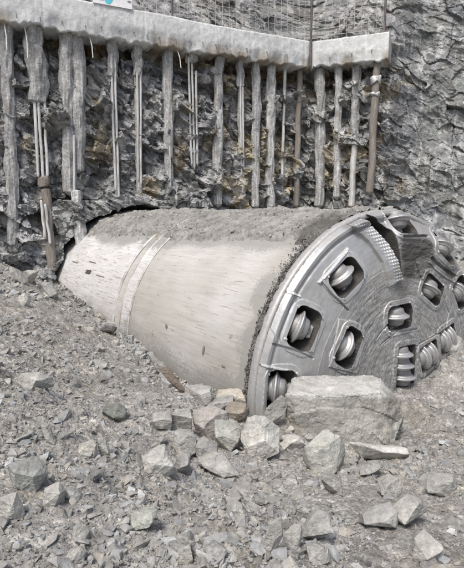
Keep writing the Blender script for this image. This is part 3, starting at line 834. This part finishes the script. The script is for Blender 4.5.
for grp in (centre[:3], centre[3:5], centre[5:]):
    cu = np.mean([c[0] for c in grp]); cv = np.mean([c[1] for c in grp]); a = grp[0][2]
    half = np.hypot(grp[0][0]-grp[-1][0], grp[0][1]-grp[-1][1])/2+.08
    du = u-cu; dv = v-cv; xr = du*math.cos(a)+dv*math.sin(a); yt = -du*math.sin(a)+dv*math.cos(a)
    qx = np.abs(xr)-half; qy = np.abs(yt)-.15
    sd = np.hypot(np.maximum(qx, 0), np.maximum(qy, 0))+np.minimum(np.maximum(qx, qy), 0)-.04
    Hh = Hh+sstep(.09, .07, sd)*.015; m = sstep(.0015, -.002, sd); Hh = Hh-m*.5; mw = sstep(.011, .007, sd); mud = mud*(1-mw)+mw; rough = np.maximum(rough, mw); bright = bright*(1-mw)  # centre pockets get the same painted shade over their grime
ok = rad < 2.29
q = grid_faces(n1_, n1_)
q = q[ok[q].all(1)]
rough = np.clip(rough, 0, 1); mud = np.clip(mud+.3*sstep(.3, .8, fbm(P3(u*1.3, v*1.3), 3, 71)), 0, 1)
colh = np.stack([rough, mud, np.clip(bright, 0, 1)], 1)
used = np.unique(q); remap = np.full(len(u), -1); remap[used] = np.arange(len(used))
Vh = np.stack([Hh, -u, v], 1)[used]
uvh = np.stack([rad, th_*1.2], 1)[used]
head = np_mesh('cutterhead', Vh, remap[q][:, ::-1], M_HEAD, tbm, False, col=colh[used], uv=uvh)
# check winding: normals should point to +X
if head.data.polygons[len(head.data.polygons)//2].normal.x < 0: head.data.flip_normals()

def disc_axis_matrix(a, tilt=0.0):
    ax = Vector((math.sin(-tilt), -math.cos(a)*math.cos(tilt), math.sin(a)*math.cos(tilt))); ax.normalize()
    z = Vector((1, 0, 0)); z = (z-ax*z.dot(ax)).normalized(); y = z.cross(ax)
    return Matrix((ax, y, z)).transposed().to_4x4()
def lathe_vf(prof, n=40, wob=0, seed=0):
    prof = np.array(prof, float); th = np.linspace(0, 2*np.pi, n, endpoint=False)
    V = np.stack([np.repeat(prof[:, 0][:, None], n, 1), prof[:, 1][:, None]*np.cos(th)[None], prof[:, 1][:, None]*np.sin(th)[None]], -1).reshape(-1, 3)
    return V, grid_faces(len(prof), n, wrap=True, flip=True)
hubp = [(-.185, .0), (-.185, .055), (-.175, .064), (-.150, .066), (-.149, .100), (-.142, .118), (-.134, .120), (-.130, .142), (-.120, .150), (-.05, .172), (.05, .172), (.120, .150), (.130, .142), (.134, .120), (.142, .118), (.149, .100), (.150, .066), (.175, .064), (.185, .055), (.185, 0)]
ringp = [(-.048, .168), (-.050, .182), (-.040, .190), (-.026, .200), (-.017, .222), (-.013, .240), (-.006, .2455), (.006, .2455), (.013, .240), (.017, .222), (.026, .200), (.040, .190), (.050, .182), (.048, .168)]
hubp = [(a_*.86, b_*.86) for a_, b_ in hubp]; ringp = [(a_*.86, b_*.86) for a_, b_ in ringp]
hv, hf = lathe_vf(hubp); rv_, rf_ = lathe_vf(ringp, 56)
hub_me = np_mesh('disc_cutter', hv, hf, M_CUT, tbm, True); ring_me = np_mesh('cutter_ring', rv_, rf_, M_RING, hub_me, True)
# saddle blocks that clamp the hub ends in the pocket
def bevel_box(cx, cy, cz, sx, sy, sz, b=.012):
    bm = bmesh.new(); bmesh.ops.create_cube(bm, size=1)
    for w in bm.verts: w.co = Vector((cx+w.co.x*sx, cy+w.co.y*sy, cz+w.co.z*sz))
    bmesh.ops.bevel(bm, geom=bm.edges[:], offset=b, segments=2, affect='EDGES'); return bm
sad = bm_obj('cutter_saddle', bevel_box(0, 0, 0, .05, .16, .14), M_RIM, tbm, False)
first = True
def place_cutter(cu, cv, a, tilt, depth, sad_on=True):
    global first
    i = int(np.argmin((u-cu)**2+(v-cv)**2))
    hs = float(hl[i]*(1-blend[i])+hr[i]*blend[i])
    Mx = Matrix.Translation((hs-depth, -cu, cv)) @ disc_axis_matrix(a, tilt)
    if first: hub, ring = hub_me, ring_me
    else:
        hub = hub_me.copy(); COL.objects.link(hub); hub.parent = tbm
        ring = ring_me.copy(); COL.objects.link(ring); ring.parent = hub
    hub.matrix_local = Mx
    if sad_on:
        for sgn in (-1, 1):
            s_o = sad if (first and sgn == -1) else sad.copy()
            if s_o is not sad: COL.objects.link(s_o); s_o.parent = tbm
            s_o.matrix_local = Mx @ Matrix.Translation((sgn*.155, 0, -.04))
    first = False
for (cu, cv, a, tl) in cut: place_cutter(cu, cv, a, tl, .10)
for (cu, cv, a) in centre: place_cutter(cu, cv, a, 0, .10, False)

# ------------------------------------------------------------ dirt lying on the shield
nx_, nt_ = 560, 420
X = np.linspace(-8.6, -.02, nx_); T = np.radians(np.linspace(-75, 100, nt_))
XX, TT = np.meshgrid(X, T, indexing='ij'); x = XX.ravel(); t = TT.ravel()
tb = np.interp(x, [-8.6, -6.8, -4.6, -3.7, -2.4, -.9, -.5, 0], [40, 38, 37, 38, 35, 33, 30, 30])
tdeg = np.degrees(t)
edge = 2.6*fbm(P3(x*1.3, t*2), 3, 31)+1.6*fbm(P3(x*9, t*22), 4, 32)
cover = sstep(3.5, -3.5, (tdeg-tb)+edge)*sstep(-75, -60, tdeg)
thick = cover*(.045+.04*fbm(P3(x*2.5, t*6), 4, 33)+.02*np.abs(fbm(P3(x*9, t*20), 3, 34)))
# crumbs caked behind the rim
rimw = .15+.14*fbm(P3(x*0, t*7), 4, 36)-.06*sstep(40, 95, tdeg)
rimd = sstep(0, -.10, -x-rimw)*sstep(-70, -40, tdeg)
thick = np.maximum(thick, rimd*(.04+.05*fbm(P3(x*14, t*32), 3, 37)))
patch = sstep(.0, .2, fbm(P3(x*9, t*20), 4, 39)-.30)*sstep(.6, .25, -x)*sstep(20, 34, tdeg)*sstep(66, 52, tdeg)
thick = np.maximum(thick, 0*patch*.02*(1+vnoise(P3(x*20, t*45), 2)))
h_, e_, r_ = facets(x*9, t*21, 77, .6); thick = thick+cover*.030*h_*sstep(0, .03, thick)
Rr = 2.258+thick
Vd = np.stack([x, -Rr*np.sin(t), Rr*np.cos(t)], -1)
ca, sa = A[0], A[1]
Vw = np.stack([TC[0]+Vd[:, 0]*ca-Vd[:, 1]*sa, TC[1]+Vd[:, 0]*sa+Vd[:, 1]*ca, TC[2]+Vd[:, 2]], -1)
qd = grid_faces(nx_, nt_); keep = (thick > .004)[qd].any(1); qd = qd[keep]
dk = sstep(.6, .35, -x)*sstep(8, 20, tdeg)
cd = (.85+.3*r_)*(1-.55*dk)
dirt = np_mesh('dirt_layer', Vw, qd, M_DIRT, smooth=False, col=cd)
tag(dirt, 'grey dirt and crushed rock lying on top of the shield', 'dirt', kind='stuff')

# ------------------------------------------------------------ rocks
def hull_rock(name, pts, cuts, amp, seed, bev=.03, smooth=False, k=3.0, minlen=.11, step=0.0):
    bm = bmesh.new()
    for p in pts: bm.verts.new(p)
    r = bmesh.ops.convex_hull(bm, input=bm.verts[:])
    junk = [g for g in r.get('geom_interior', [])+r.get('geom_unused', []) if isinstance(g, bmesh.types.BMVert)]
    junk = list(set(junk))
    if junk: bmesh.ops.delete(bm, geom=junk, context='VERTS')
    bmesh.ops.dissolve_limit(bm, angle_limit=.16, verts=bm.verts[:], edges=bm.edges[:])
    if bev: bmesh.ops.bevel(bm, geom=bm.edges[:], offset=bev, segments=2, profile=.6, affect='EDGES', clamp_overlap=True)
    bmesh.ops.triangulate(bm, faces=bm.faces[:])
    for _ in range(cuts):
        L = [e for e in bm.edges if e.calc_length() > minlen]
        if L: bmesh.ops.subdivide_edges(bm, edges=L, cuts=1, use_grid_fill=True)
        bmesh.ops.triangulate(bm, faces=bm.faces[:])
    bm.normal_update()
    if amp:
        ds = []
        for v in bm.verts:
            p = v.co*k+Vector((seed*3.1, seed, 0))
            ds.append(mnoise.fractal(p, .7, 2.2, 5)*amp - abs(mnoise.noise(p*1.3+Vector((9, 9, 9))))*amp*.8)
        for v, d in zip(bm.verts, ds): v.co += v.normal*d
        if step:
            bm.normal_update(); C3 = np.array([v.co[:] for v in bm.verts])
            a1_, _, _ = facets((C3[:, 0]+.35*C3[:, 1])*3.2+seed, (C3[:, 2]+.5*C3[:, 1])*4.5+seed, 300, .8)
            a2_, _, _ = facets((C3[:, 0]+.5*C3[:, 1])*9+seed, (C3[:, 2]+.6*C3[:, 1])*15, 310, .8)
            for v, d in zip(bm.verts, step*(a1_+.35*a2_)): v.co += v.normal*float(d)
    o = bm_obj(name, bm, M_ROCK, None, smooth)
    a = o.data.color_attributes.new('tone', 'FLOAT_COLOR', 'POINT')
    return o
def set_tone(o, c):
    me = o.data; a = me.color_attributes['tone']; n = len(me.vertices)
    a.data.foreach_set('color', np.tile(np.array([c[0], c[1], c[2], 1.], np.float32), n))
def rand_pts(seed, n, p=3.0):
    r = np.random.default_rng(seed); d = r.normal(size=(n, 3)); 
    m = (np.abs(d)**p).sum(1)**(1/p); d = d/m[:, None]; return d*r.uniform(.82, 1.0, (n, 1))
def march(px, py):
    d = ray(px, py); ts = np.linspace(1.5, 18, 3000); P = d[None]*ts[:, None]
    g_ = ground_h(P[:, 0], P[:, 1]); i = np.argmax(P[:, 2] < g_)
    return P[i]
PALE = (1.18, 1.17, 1.13); GREY = (1.0, 1.0, 1.0); DARK = (.74, .75, .74); GREEN = (.92, .97, .90); WARM = (1.12, 1.04, .93); WHITE = (1.62, 1.60, 1.55); BROWN = (.85, .76, .66); BLUE = (.86, .88, .87)
MID = (1.1, 1.09, 1.06)
NROCK = 0
def hand_rock(x0, y0, x1, y1, tone, label, hf=.5, roll=0, seed=None, flat=1.0, depth=.8, n=20, amp=.012, p=4.5, name='rock', group=None, ynudge=0):
    """a stone whose outline spans the box x0..x1, y0..y1 of the picture and that sits where its foot meets the ground"""
    global NROCK
    NROCK += 1; seed = seed or NROCK*13
    P = march((x0+x1)/2, min(y1-1, 566) if y1 < 566 else y1-2)
    pxm = F/(P[1]*CP-P[2]*SP)
    w = (x1-x0)/pxm; h = (y1-y0)/pxm; d = w*depth
    pts = rand_pts(seed, n, p)*np.array([.5, .5, .5])
    M_ = Matrix.Rotation(math.radians(roll), 3, 'Y') @ Matrix.Rotation(random.uniform(-.3, .3), 3, 'X') @ Matrix.Rotation(random.uniform(-.5, .5), 3, 'Z')
    pts = np.array([(M_ @ Vector(q_)) for q_ in pts*np.array([1, 1, flat])])
    pts -= (pts.max(0)+pts.min(0))/2; ext = pts.max(0)-pts.min(0)
    pts = pts/ext*np.array([w*1.02, d, h*1.14])
    sc = max(w, h); 
    o = hull_rock(name, pts/sc, 4, amp, seed, .012, minlen=.05, step=.016)
    o.data.transform(Matrix.Scale(sc, 4)); set_tone(o, tone)
    o.location = (P[0], P[1]+d*.38+ynudge, P[2]+h*.37)
    tag(o, label, 'rock', group)
    return o
# the big boulder
def big_boulder():
    # local frame, metres: X right, Y away, Z up, foot at the front at z=0
    pts = [(-.62, -.02, -.25), (-.63, -.02, .42), (-.55, .30, .50), (-.46, .40, .50), (.42, .42, .53), (.50, .30, .52),
           (-.55, -.13, .465), (-.1, -.19, .475), (.24, -.16, .50), (.38, -.10, .50), (.58, .04, .36), (.71, .10, .20), (.69, .15, .02), (.56, -.14, -.06), (.42, -.24, -.25),
           (.1, -.28, -.25), (-.5, -.20, -.25), (-.55, .5, -.25), (.5, .5, -.25), (.62, .30, .32)]
    return hull_rock('boulder', pts, 8, .020, 5, .008, False, 3.4, .026, .020)
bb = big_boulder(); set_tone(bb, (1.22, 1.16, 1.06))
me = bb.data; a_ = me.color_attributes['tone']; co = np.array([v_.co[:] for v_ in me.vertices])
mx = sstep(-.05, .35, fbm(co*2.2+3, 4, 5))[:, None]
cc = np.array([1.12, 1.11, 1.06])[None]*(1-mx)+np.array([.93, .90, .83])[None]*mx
top_lit = sstep(.42, .47, co[:, 2]+.04*fbm(co*5, 3, 8))[:, None]; cc = cc*(1-top_lit)+np.array([1.38, 1.38, 1.35])[None]*top_lit  # top coloured paler, light from above painted into the tone
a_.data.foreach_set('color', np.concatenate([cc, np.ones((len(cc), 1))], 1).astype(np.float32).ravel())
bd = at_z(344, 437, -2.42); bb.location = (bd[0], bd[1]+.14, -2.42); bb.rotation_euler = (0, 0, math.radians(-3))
tag(bb, 'largest boulder, a blocky tan slab sided rock in front of the cutterhead', 'boulder')

hand = [
 (240, 413, 281, 459, WHITE, 'pale angular block with a broad tilted face, just left of the largest boulder', dict(roll=25, depth=.7, seed=3)),
 (257, 402, 292, 440, MID, 'flat triangular slab leaning below the lowest cutter, left of the largest boulder', dict(roll=-35, flat=.4, depth=.35, seed=8, ynudge=.25)),
 (211, 421, 241, 452, (1.2, 1.22, 1.16), 'smooth greenish grey block left of the pale tilted block', dict(depth=.9, seed=21)),
 (214, 391, 252, 411, (1.45, 1.36, 1.22), 'long pale stone with an orange tinge lying against the shield beside the rim', dict(roll=12, depth=.5, seed=14)),
 (225, 405, 250, 424, BROWN, 'brownish broken stone wedged under the long pale one by the rim', dict(seed=15)),
 (183, 388, 214, 404, MID, 'rounded grey stone resting against the foot of the shield', dict(seed=33)),
 (207, 400, 233, 412, GREY, 'thin grey slab tilted beneath the long pale stone', dict(roll=-20, flat=.4, seed=36)),
 (193, 408, 229, 440, (1.12, 1.06, 1.02), 'large pinkish grey lump between the shield and the greenish block', dict(seed=35, p=2.5)),
 (171, 432, 196, 456, PALE, 'pale five sided stone left of the round grey lump', dict(seed=41)),
 (192, 438, 218, 464, GREY, 'round dull grey lump in front of the pinkish one', dict(seed=43, p=2.3)),
 (139, 452, 177, 478, (1.3, 1.3, 1.26), 'broad pale lump in the rubble left of centre', dict(seed=47, p=2.6)),
 (172, 455, 190, 475, GREY, 'small grey stone touching the right side of the broad pale lump', dict(seed=48)),
 (197, 458, 238, 478, PALE, 'flat light stone below the greenish grey block', dict(roll=8, flat=.5, seed=51)),
 (171, 408, 192, 430, MID, 'grey stone up the slope from the pale five sided one', dict(seed=53)),
 (302, 434, 348, 476, (1.32, 1.34, 1.27), 'pale angular block with a peaked top leaning on the foot of the largest boulder', dict(roll=-10, seed=57, depth=.7)),
 (354, 444, 412, 463, WHITE, 'thin whitish slab lying right of the peaked block', dict(roll=8, flat=.35, depth=.55, seed=60)),
 (361, 460, 383, 477, GREY, 'grey slab tucked under the thin whitish slab', dict(roll=-15, flat=.5, seed=62)),
 (280, 439, 306, 452, WHITE, 'small whitish flat stone between the pale tilted block and the peaked block', dict(flat=.4, seed=64)),
 (380, 478, 404, 497, MID, 'small pointed stone below the whitish slab', dict(roll=20, seed=66)),
 (392, 496, 433, 530, PALE, 'large light angular stone half buried in the right foreground', dict(roll=18, flat=.6, seed=68)),
 (364, 508, 400, 532, GREY, 'grey slab at the left foot of the large light stone in the right foreground', dict(roll=-20, flat=.5, seed=70)),
 (428, 478, 462, 497, MID, 'wide grey stone above the right foreground near the picture edge', dict(flat=.6, seed=72)),
 (261, 512, 283, 557, MID, 'tall narrow slab standing tilted in the centre foreground', dict(roll=-70, flat=.45, depth=.5, seed=74)),
 (282, 529, 304, 551, PALE, 'pale wedge just right of the tall narrow slab', dict(roll=15, seed=76)),
 (302, 512, 334, 545, GREY, 'grey triangular stone right of the pale wedge', dict(seed=78, p=2.2)),
 (306, 548, 330, 567, MID, 'blocky stone near the bottom edge below the triangular one', dict(seed=80)),
 (415, 536, 444, 567, PALE, 'pale broken block in the bottom right corner area', dict(roll=12, seed=82)),
 (322, 473, 342, 496, GREY, 'small dark sided stone standing below the peaked block', dict(roll=60, flat=.5, seed=84)),
 (339, 470, 350, 489, (1.35, 1.33, 1.3), 'little pale upright chip below the right corner of the peaked block', dict(roll=80, flat=.5, seed=86)),
 (283, 498, 298, 516, MID, 'narrow leaning chip above the pale wedge in the centre foreground', dict(roll=55, flat=.4, seed=88)),
 (231, 503, 249, 522, MID, 'grey wedge alone in the centre of the foreground', dict(roll=30, flat=.5, seed=90)),
 (5, 466, 43, 492, BLUE, 'darker grey boulder with a flat top at the left edge', dict(seed=92, depth=.9)),
 (-4, 494, 21, 523, (1.22, 1.2, 1.15), 'light stone cut by the left edge below the darker grey boulder', dict(seed=94)),
 (41, 486, 63, 509, PALE, 'cluster like pale stone right of the darker grey boulder', dict(seed=96)),
 (58, 490, 80, 502, GREY, 'thin grey shard right of the pale stone near the left edge', dict(roll=15, flat=.3, seed=98)),
 (129, 512, 157, 531, (1.15, 1.19, 1.12), 'smooth light flat stone in the left centre foreground', dict(flat=.7, seed=100, p=2.6)),
 (71, 526, 88, 544, PALE, 'small rounded light stone in the lower left foreground', dict(seed=102, p=2.2)),
 (175, 528, 193, 562, (1.2, 1.19, 1.14), 'tall upright light shard in the foreground left of centre', dict(roll=78, flat=.45, depth=.5, seed=104)),
 (203, 541, 227, 562, GREY, 'grey flat stone right of the tall upright shard', dict(roll=20, flat=.5, seed=106)),
 (106, 538, 116, 551, WHITE, 'small whitest stone in the lower left foreground', dict(seed=108)),
 (64, 553, 84, 567, PALE, 'light stone touching the bottom edge at lower left', dict(seed=110)),
 (100, 404, 127, 424, (.62, .66, .61), 'dark greenish slab on the slope left of centre', dict(roll=8, flat=.35, seed=112)),
 (14, 375, 48, 391, PALE, 'broad flat light slab on the left slope', dict(flat=.35, seed=114)),
 (40, 421, 55, 444, PALE, 'upright light chip on the left slope above the darker grey boulder', dict(roll=60, flat=.5, seed=116)),
 (97, 437, 109, 457, PALE, 'pale upright chip on the slope left of the broad pale lump', dict(roll=70, flat=.5, seed=118)),
 (75, 442, 96, 458, (1.2, 1.18, 1.1), 'yellowish light flat stone on the slope left of centre', dict(flat=.5, seed=120)),
 (8, 266, 24, 284, PALE, 'pale slab tilted at the top of the slope by the left edge', dict(roll=40, flat=.3, seed=122)),
 (22, 270, 38, 285, PALE, 'pale slab beside the muddy pile foot at the top of the slope', dict(flat=.5, seed=124)),
 (17, 293, 29, 306, WHITE, 'small square pale stone high on the left slope', dict(seed=126)),
 (40, 283, 56, 298, GREY, 'angular grey stone at the mouth of the portal', dict(roll=40, flat=.4, seed=127)),
 (99, 325, 116, 334, (.42, .40, .40), 'dark slab standing in for the shaded hole under the shield at the joint', dict(flat=.4, seed=128)),  # dark stone added to give the shade of a hole here
 (158, 366, 186, 395, (.62, .52, .45), 'long rusty brown shard leaning against the side of the shield', dict(roll=45, flat=.2, depth=.3, seed=130)),
 (146, 352, 172, 376, GREY, 'grey shard leaning on the shield above the rusty brown one', dict(roll=45, flat=.25, depth=.3, seed=132)),
 (441, 337, 468, 354, PALE, 'pale ledge like stone at the right edge against the cutterhead', dict(flat=.4, seed=134)),
 (150, 414, 172, 432, MID, 'grey stone on the slope above the pale five sided one', dict(seed=136)),
 (431, 352, 447, 364, (.55, .55, .56), 'small dark flat shard below the second pair of centre cutters', dict(flat=.35, seed=138)),
]
for x0, y0, x1, y1, tn, lab, kw in hand: hand_rock(x0, y0, x1, y1, tn, lab, **kw)

# medium loose stones, each its own object
protos = []
for k in range(12):
    pts = rand_pts(500+k, 15, random.choice((2.2, 3, 4)))*np.array([.5, random.uniform(.3, .48), random.uniform(.14, .36)])
    for tn, tname in ((PALE, 'pale'), (GREY, 'grey'), (DARK, 'dark')):
        if tname == 'pale': o = hull_rock('rock', pts, 2, .03, k, .03)
        else:
            o = protos[-1][0].copy() if tname != 'pale' else o; o.data = o.data.copy(); COL.objects.link(o)
        set_tone(o, tn); protos.append([o, tname, 'flat' if pts[:, 2].max() < .22 else 'blocky', False])
def region(x, y):
    d = np.array([x, y, ground_base(x, y)+0.0]); fw = d[1]*CP-d[2]*SP; px = W0/2+F*d[0]/fw; py = H0/2-F*(d[1]*SP+d[2]*CP)/fw
    if py > 490: return 'left foreground' if px < 155 else ('centre foreground' if px < 310 else 'right foreground')
    if px > 405: return 'rubble right of the largest boulder'
    if px > 180: return 'rubble below the shield and cutterhead'
    return 'upper left slope' if py < 370 else 'middle of the left slope'
def in_view(x, y, z):
    fw = y*CP-z*SP; px = W0/2+F*x/fw; py = H0/2-F*(y*SP+z*CP)/fw
    return fw > 0 and -6 < px < W0+6 and py < H0+8
def free_of_tbm(x, y):
    p = np.array([x, y, 0])-np.array([TC[0], TC[1], 0]); a_ = p@A; l_ = abs(p@Rv)
    return not (l_ < 2.42 and a_ < .55)
cnt = 0; tries = 0
while cnt < 235 and tries < 20000:
    tries += 1
    y = 2.3+9.3*random.random()**1.5; x = random.uniform(-.5, .5)*y*1.02
    if not free_of_tbm(x, y): continue
    z = float(ground_h(np.array([x]), np.array([y]))[0])
    if not in_view(x, y, z): continue
    size = (.06+.13*random.random()**2)*(1+.10*(y-2.3))
    pr = random.choices(protos, weights=[{'pale': 5, 'grey': 6, 'dark': .6}[p_[1]] for p_ in protos])[0]
    o = pr[0] if not pr[3] else pr[0].copy()
    if pr[3]: COL.objects.link(o)
    pr[3] = True
    o.location = (x, y, z-size*.01); o.scale = (size*random.uniform(.8, 1.25),)*1+(size*random.uniform(.8, 1.2), size*random.uniform(.7, 1.3))
    o.rotation_euler = (random.gauss(0, .45), random.gauss(0, .45), random.uniform(0, 6.28))
    rg = region(x, y)
    tag(o, f'small {pr[1]} {pr[2]} stone loose in the {rg}', 'rock', f'{pr[1]} {pr[2]} stones in the {rg}')
    cnt += 1
for pr in protos:
    if not pr[3]: bpy.data.objects.remove(pr[0])

# gravel and chips: beyond counting
def chip_protos():
    out = []
    for k in range(10):
        pts = rand_pts(900+k, 9, 3)*np.array([.5, .42, .22 if k % 2 else .34]); bm = bmesh.new()
        for p in pts: bm.verts.new(p)
        r = bmesh.ops.convex_hull(bm, input=bm.verts[:])
        junk = [g for g in r['geom_interior'] if isinstance(g, bmesh.types.BMVert)]
        junk = list(set(junk))
        if junk: bmesh.ops.delete(bm, geom=junk, context='VERTS')
        bmesh.ops.triangulate(bm, faces=bm.faces[:]); bm.verts.index_update(); bm.normal_update()
        out.append((np.array([v_.co[:] for v_ in bm.verts]), np.array([[v_.index for v_ in f_.verts] for f_ in bm.faces]))); bm.free()
    return out
CH = chip_protos()
def scatter(X, Y, Z, size, name, lab, bright_=1.0, flatn=.5, cat='gravel'):
    n = len(X); Vs = []; Qs = []; Cs = []; k = 0
    which = rng.integers(0, len(CH), n)
    for ci, (cv, cf) in enumerate(CH):
        idx = np.where(which == ci)[0]; m = len(idx)
        if not m: continue
        az = rng.uniform(0, 2*np.pi, m); tx = rng.normal(0, flatn, m); ty = rng.normal(0, flatn, m)
        sc = size[idx][:, None]*rng.uniform(.65, 1.35, (m, 3))
        P = cv[None]*sc[:, None]
        c, s = np.cos(tx), np.sin(tx); P = np.stack([P[..., 0], P[..., 1]*c[:, None]-P[..., 2]*s[:, None], P[..., 1]*s[:, None]+P[..., 2]*c[:, None]], -1)
        c, s = np.cos(ty), np.sin(ty); P = np.stack([P[..., 0]*c[:, None]+P[..., 2]*s[:, None], P[..., 1], -P[..., 0]*s[:, None]+P[..., 2]*c[:, None]], -1)
        c, s = np.cos(az), np.sin(az); P = np.stack([P[..., 0]*c[:, None]-P[..., 1]*s[:, None], P[..., 0]*s[:, None]+P[..., 1]*c[:, None], P[..., 2]], -1)
        P = P+np.stack([X[idx], Y[idx], Z[idx]+size[idx]*.08], -1)[:, None]
        Vs.append(P.reshape(-1, 3)); Qs.append((cf[None]+(np.arange(m)*len(cv))[:, None, None]+k).reshape(-1, 3)); k += m*len(cv)
        b = rng.choice([.82, .93, 1.03, 1.14, 1.30], m, p=[.08, .28, .38, .2, .06])*bright_*rng.uniform(.9, 1.1, m)
        w = rng.uniform(-.05, .05, m); cc = np.stack([b*(1+w), b, b*(1-w*1.4)], 1)
        Cs.append(np.repeat(cc, len(cv), 0))
    o = np_mesh(name, np.concatenate(Vs), np.concatenate(Qs), M_ROCK, smooth=False, col=np.concatenate(Cs))
    tag(o, lab, cat, kind='stuff'); return o
NG = 85000
y = 1.9+10.5*rng.random(NG)**1.7; x = (rng.random(NG)-.5)*1.12*y+0
dens = fbm(P3(x*.9, y*.9), 3, 55); keep = rng.random(NG) < .10+.95*sstep(-.35, .6, dens)
pa_ = (x-TC[0])*A[0]+(y-TC[1])*A[1]; pl_ = np.abs((x-TC[0])*Rv[0]+(y-TC[1])*Rv[1])
keep &= ~((pl_ < 2.25) & (pa_ < .25))
x = x[keep]; y = y[keep]
sz = np.minimum(.009*(1-rng.random(len(x)))**(-1/2.0), .10)*(1+.13*(y-2))
scatter(x, y, ground_h(x, y), sz, 'gravel', 'loose grey gravel and rock chips covering the slope')
nb_ = 2600; xa = -rng.random(nb_)*7.6-.1; la = 2.27+np.abs(rng.normal(0, .22, nb_)); bx_ = TC[0]+A[0]*xa+Rv[0]*la; by_ = TC[1]+A[1]*xa+Rv[1]*la
bs = np.minimum(.03*(1-rng.random(nb_))**(-1/2.3), .22)
scatter(bx_, by_, ground_h(bx_, by_), bs, 'shield_foot_rubble', 'broken rock chips banked along the foot of the shield', flatn=.7, cat='rubble')
# crumbs on the shield
n = 9000; xs = -rng.random(n)*8.2-.1; ts = np.radians(rng.uniform(-60, 44, n)); i0 = ts < np.radians(np.interp(xs, [-8.2, -4.6, -2.4, 0], [38, 36, 34, 30])+rng.normal(0, 3.2, n)); xs = xs[i0]; ts = ts[i0]
lx, ly, lz = xs, -2.30*np.sin(ts), 2.30*np.cos(ts)
scatter(TC[0]+lx*ca-ly*sa, TC[1]+lx*sa+ly*ca, TC[2]+lz, np.minimum(.016*(1-rng.random(len(xs)))**(-1/2.6), .08), 'crumbs', 'small rock crumbs strewn over the dirt on top of the shield', cat='rock crumbs')
n = 3000; ts = np.radians(rng.uniform(-60, 92, n)); wd_ = .06+.20*sstep(70, 15, np.degrees(ts))*(.6+.8*np.abs(fbm(P3(ts*6, ts*0), 3, 48)))
xs = -.07-np.abs(rng.normal(0, 1, n))*wd_*.6; rr2 = 2.285
scatter(TC[0]+xs*ca+rr2*np.sin(ts)*sa, TC[1]+xs*sa-rr2*np.sin(ts)*ca, TC[2]+rr2*np.cos(ts), np.minimum(.015*(1-rng.random(n))**(-1/2.6), .055), 'rim_crumbs', 'dark crumbly muck caked on the shield behind the cutterhead rim', bright_=.48, flatn=1.2, cat='muck')

# ------------------------------------------------------------ world, sun, camera
wd = bpy.data.worlds.new('World'); S.world = wd; wd.use_nodes = True; nt = wd.node_tree; nt.nodes.clear()
sky = nt.nodes.new('ShaderNodeTexSky'); sky.sky_type = 'NISHITA'; sky.sun_disc = False
EL, AZ = math.radians(58), math.radians(205)      # sun direction: behind the camera, to the left
sky.sun_elevation = EL; sky.sun_rotation = AZ; sky.air_density = 1.0; sky.dust_density = 4.0; sky.ozone_density = 1.0
bg = nt.nodes.new('ShaderNodeBackground'); bg.inputs['Strength'].default_value = .12
out = nt.nodes.new('ShaderNodeOutputWorld'); nt.links.new(sky.outputs[0], bg.inputs[0]); nt.links.new(bg.outputs[0], out.inputs[0])
sun = bpy.data.lights.new('sun', 'SUN'); sun.energy = 2.0; sun.angle = math.radians(16); sun.color = (1, .972, .925)
so = bpy.data.objects.new('sun', sun); COL.objects.link(so)
dirv = Vector((math.sin(AZ)*math.cos(EL), math.cos(AZ)*math.cos(EL), math.sin(EL)))
so.rotation_euler = dirv.to_track_quat('Z', 'Y').to_euler()
cam = bpy.data.cameras.new('camera'); cam.sensor_fit = 'HORIZONTAL'; cam.sensor_width = 36; cam.lens = 36*F/W0
cam.clip_start = .05; cam.clip_end = 500
co_ = bpy.data.objects.new('camera', cam); COL.objects.link(co_); co_.rotation_euler = (math.pi/2-PIT, 0, 0)
S.camera = co_
S.render.engine = 'CYCLES'
S.view_settings.view_transform = 'Standard'; S.view_settings.look = 'None'; S.view_settings.gamma = 1; S.view_settings.exposure = .62
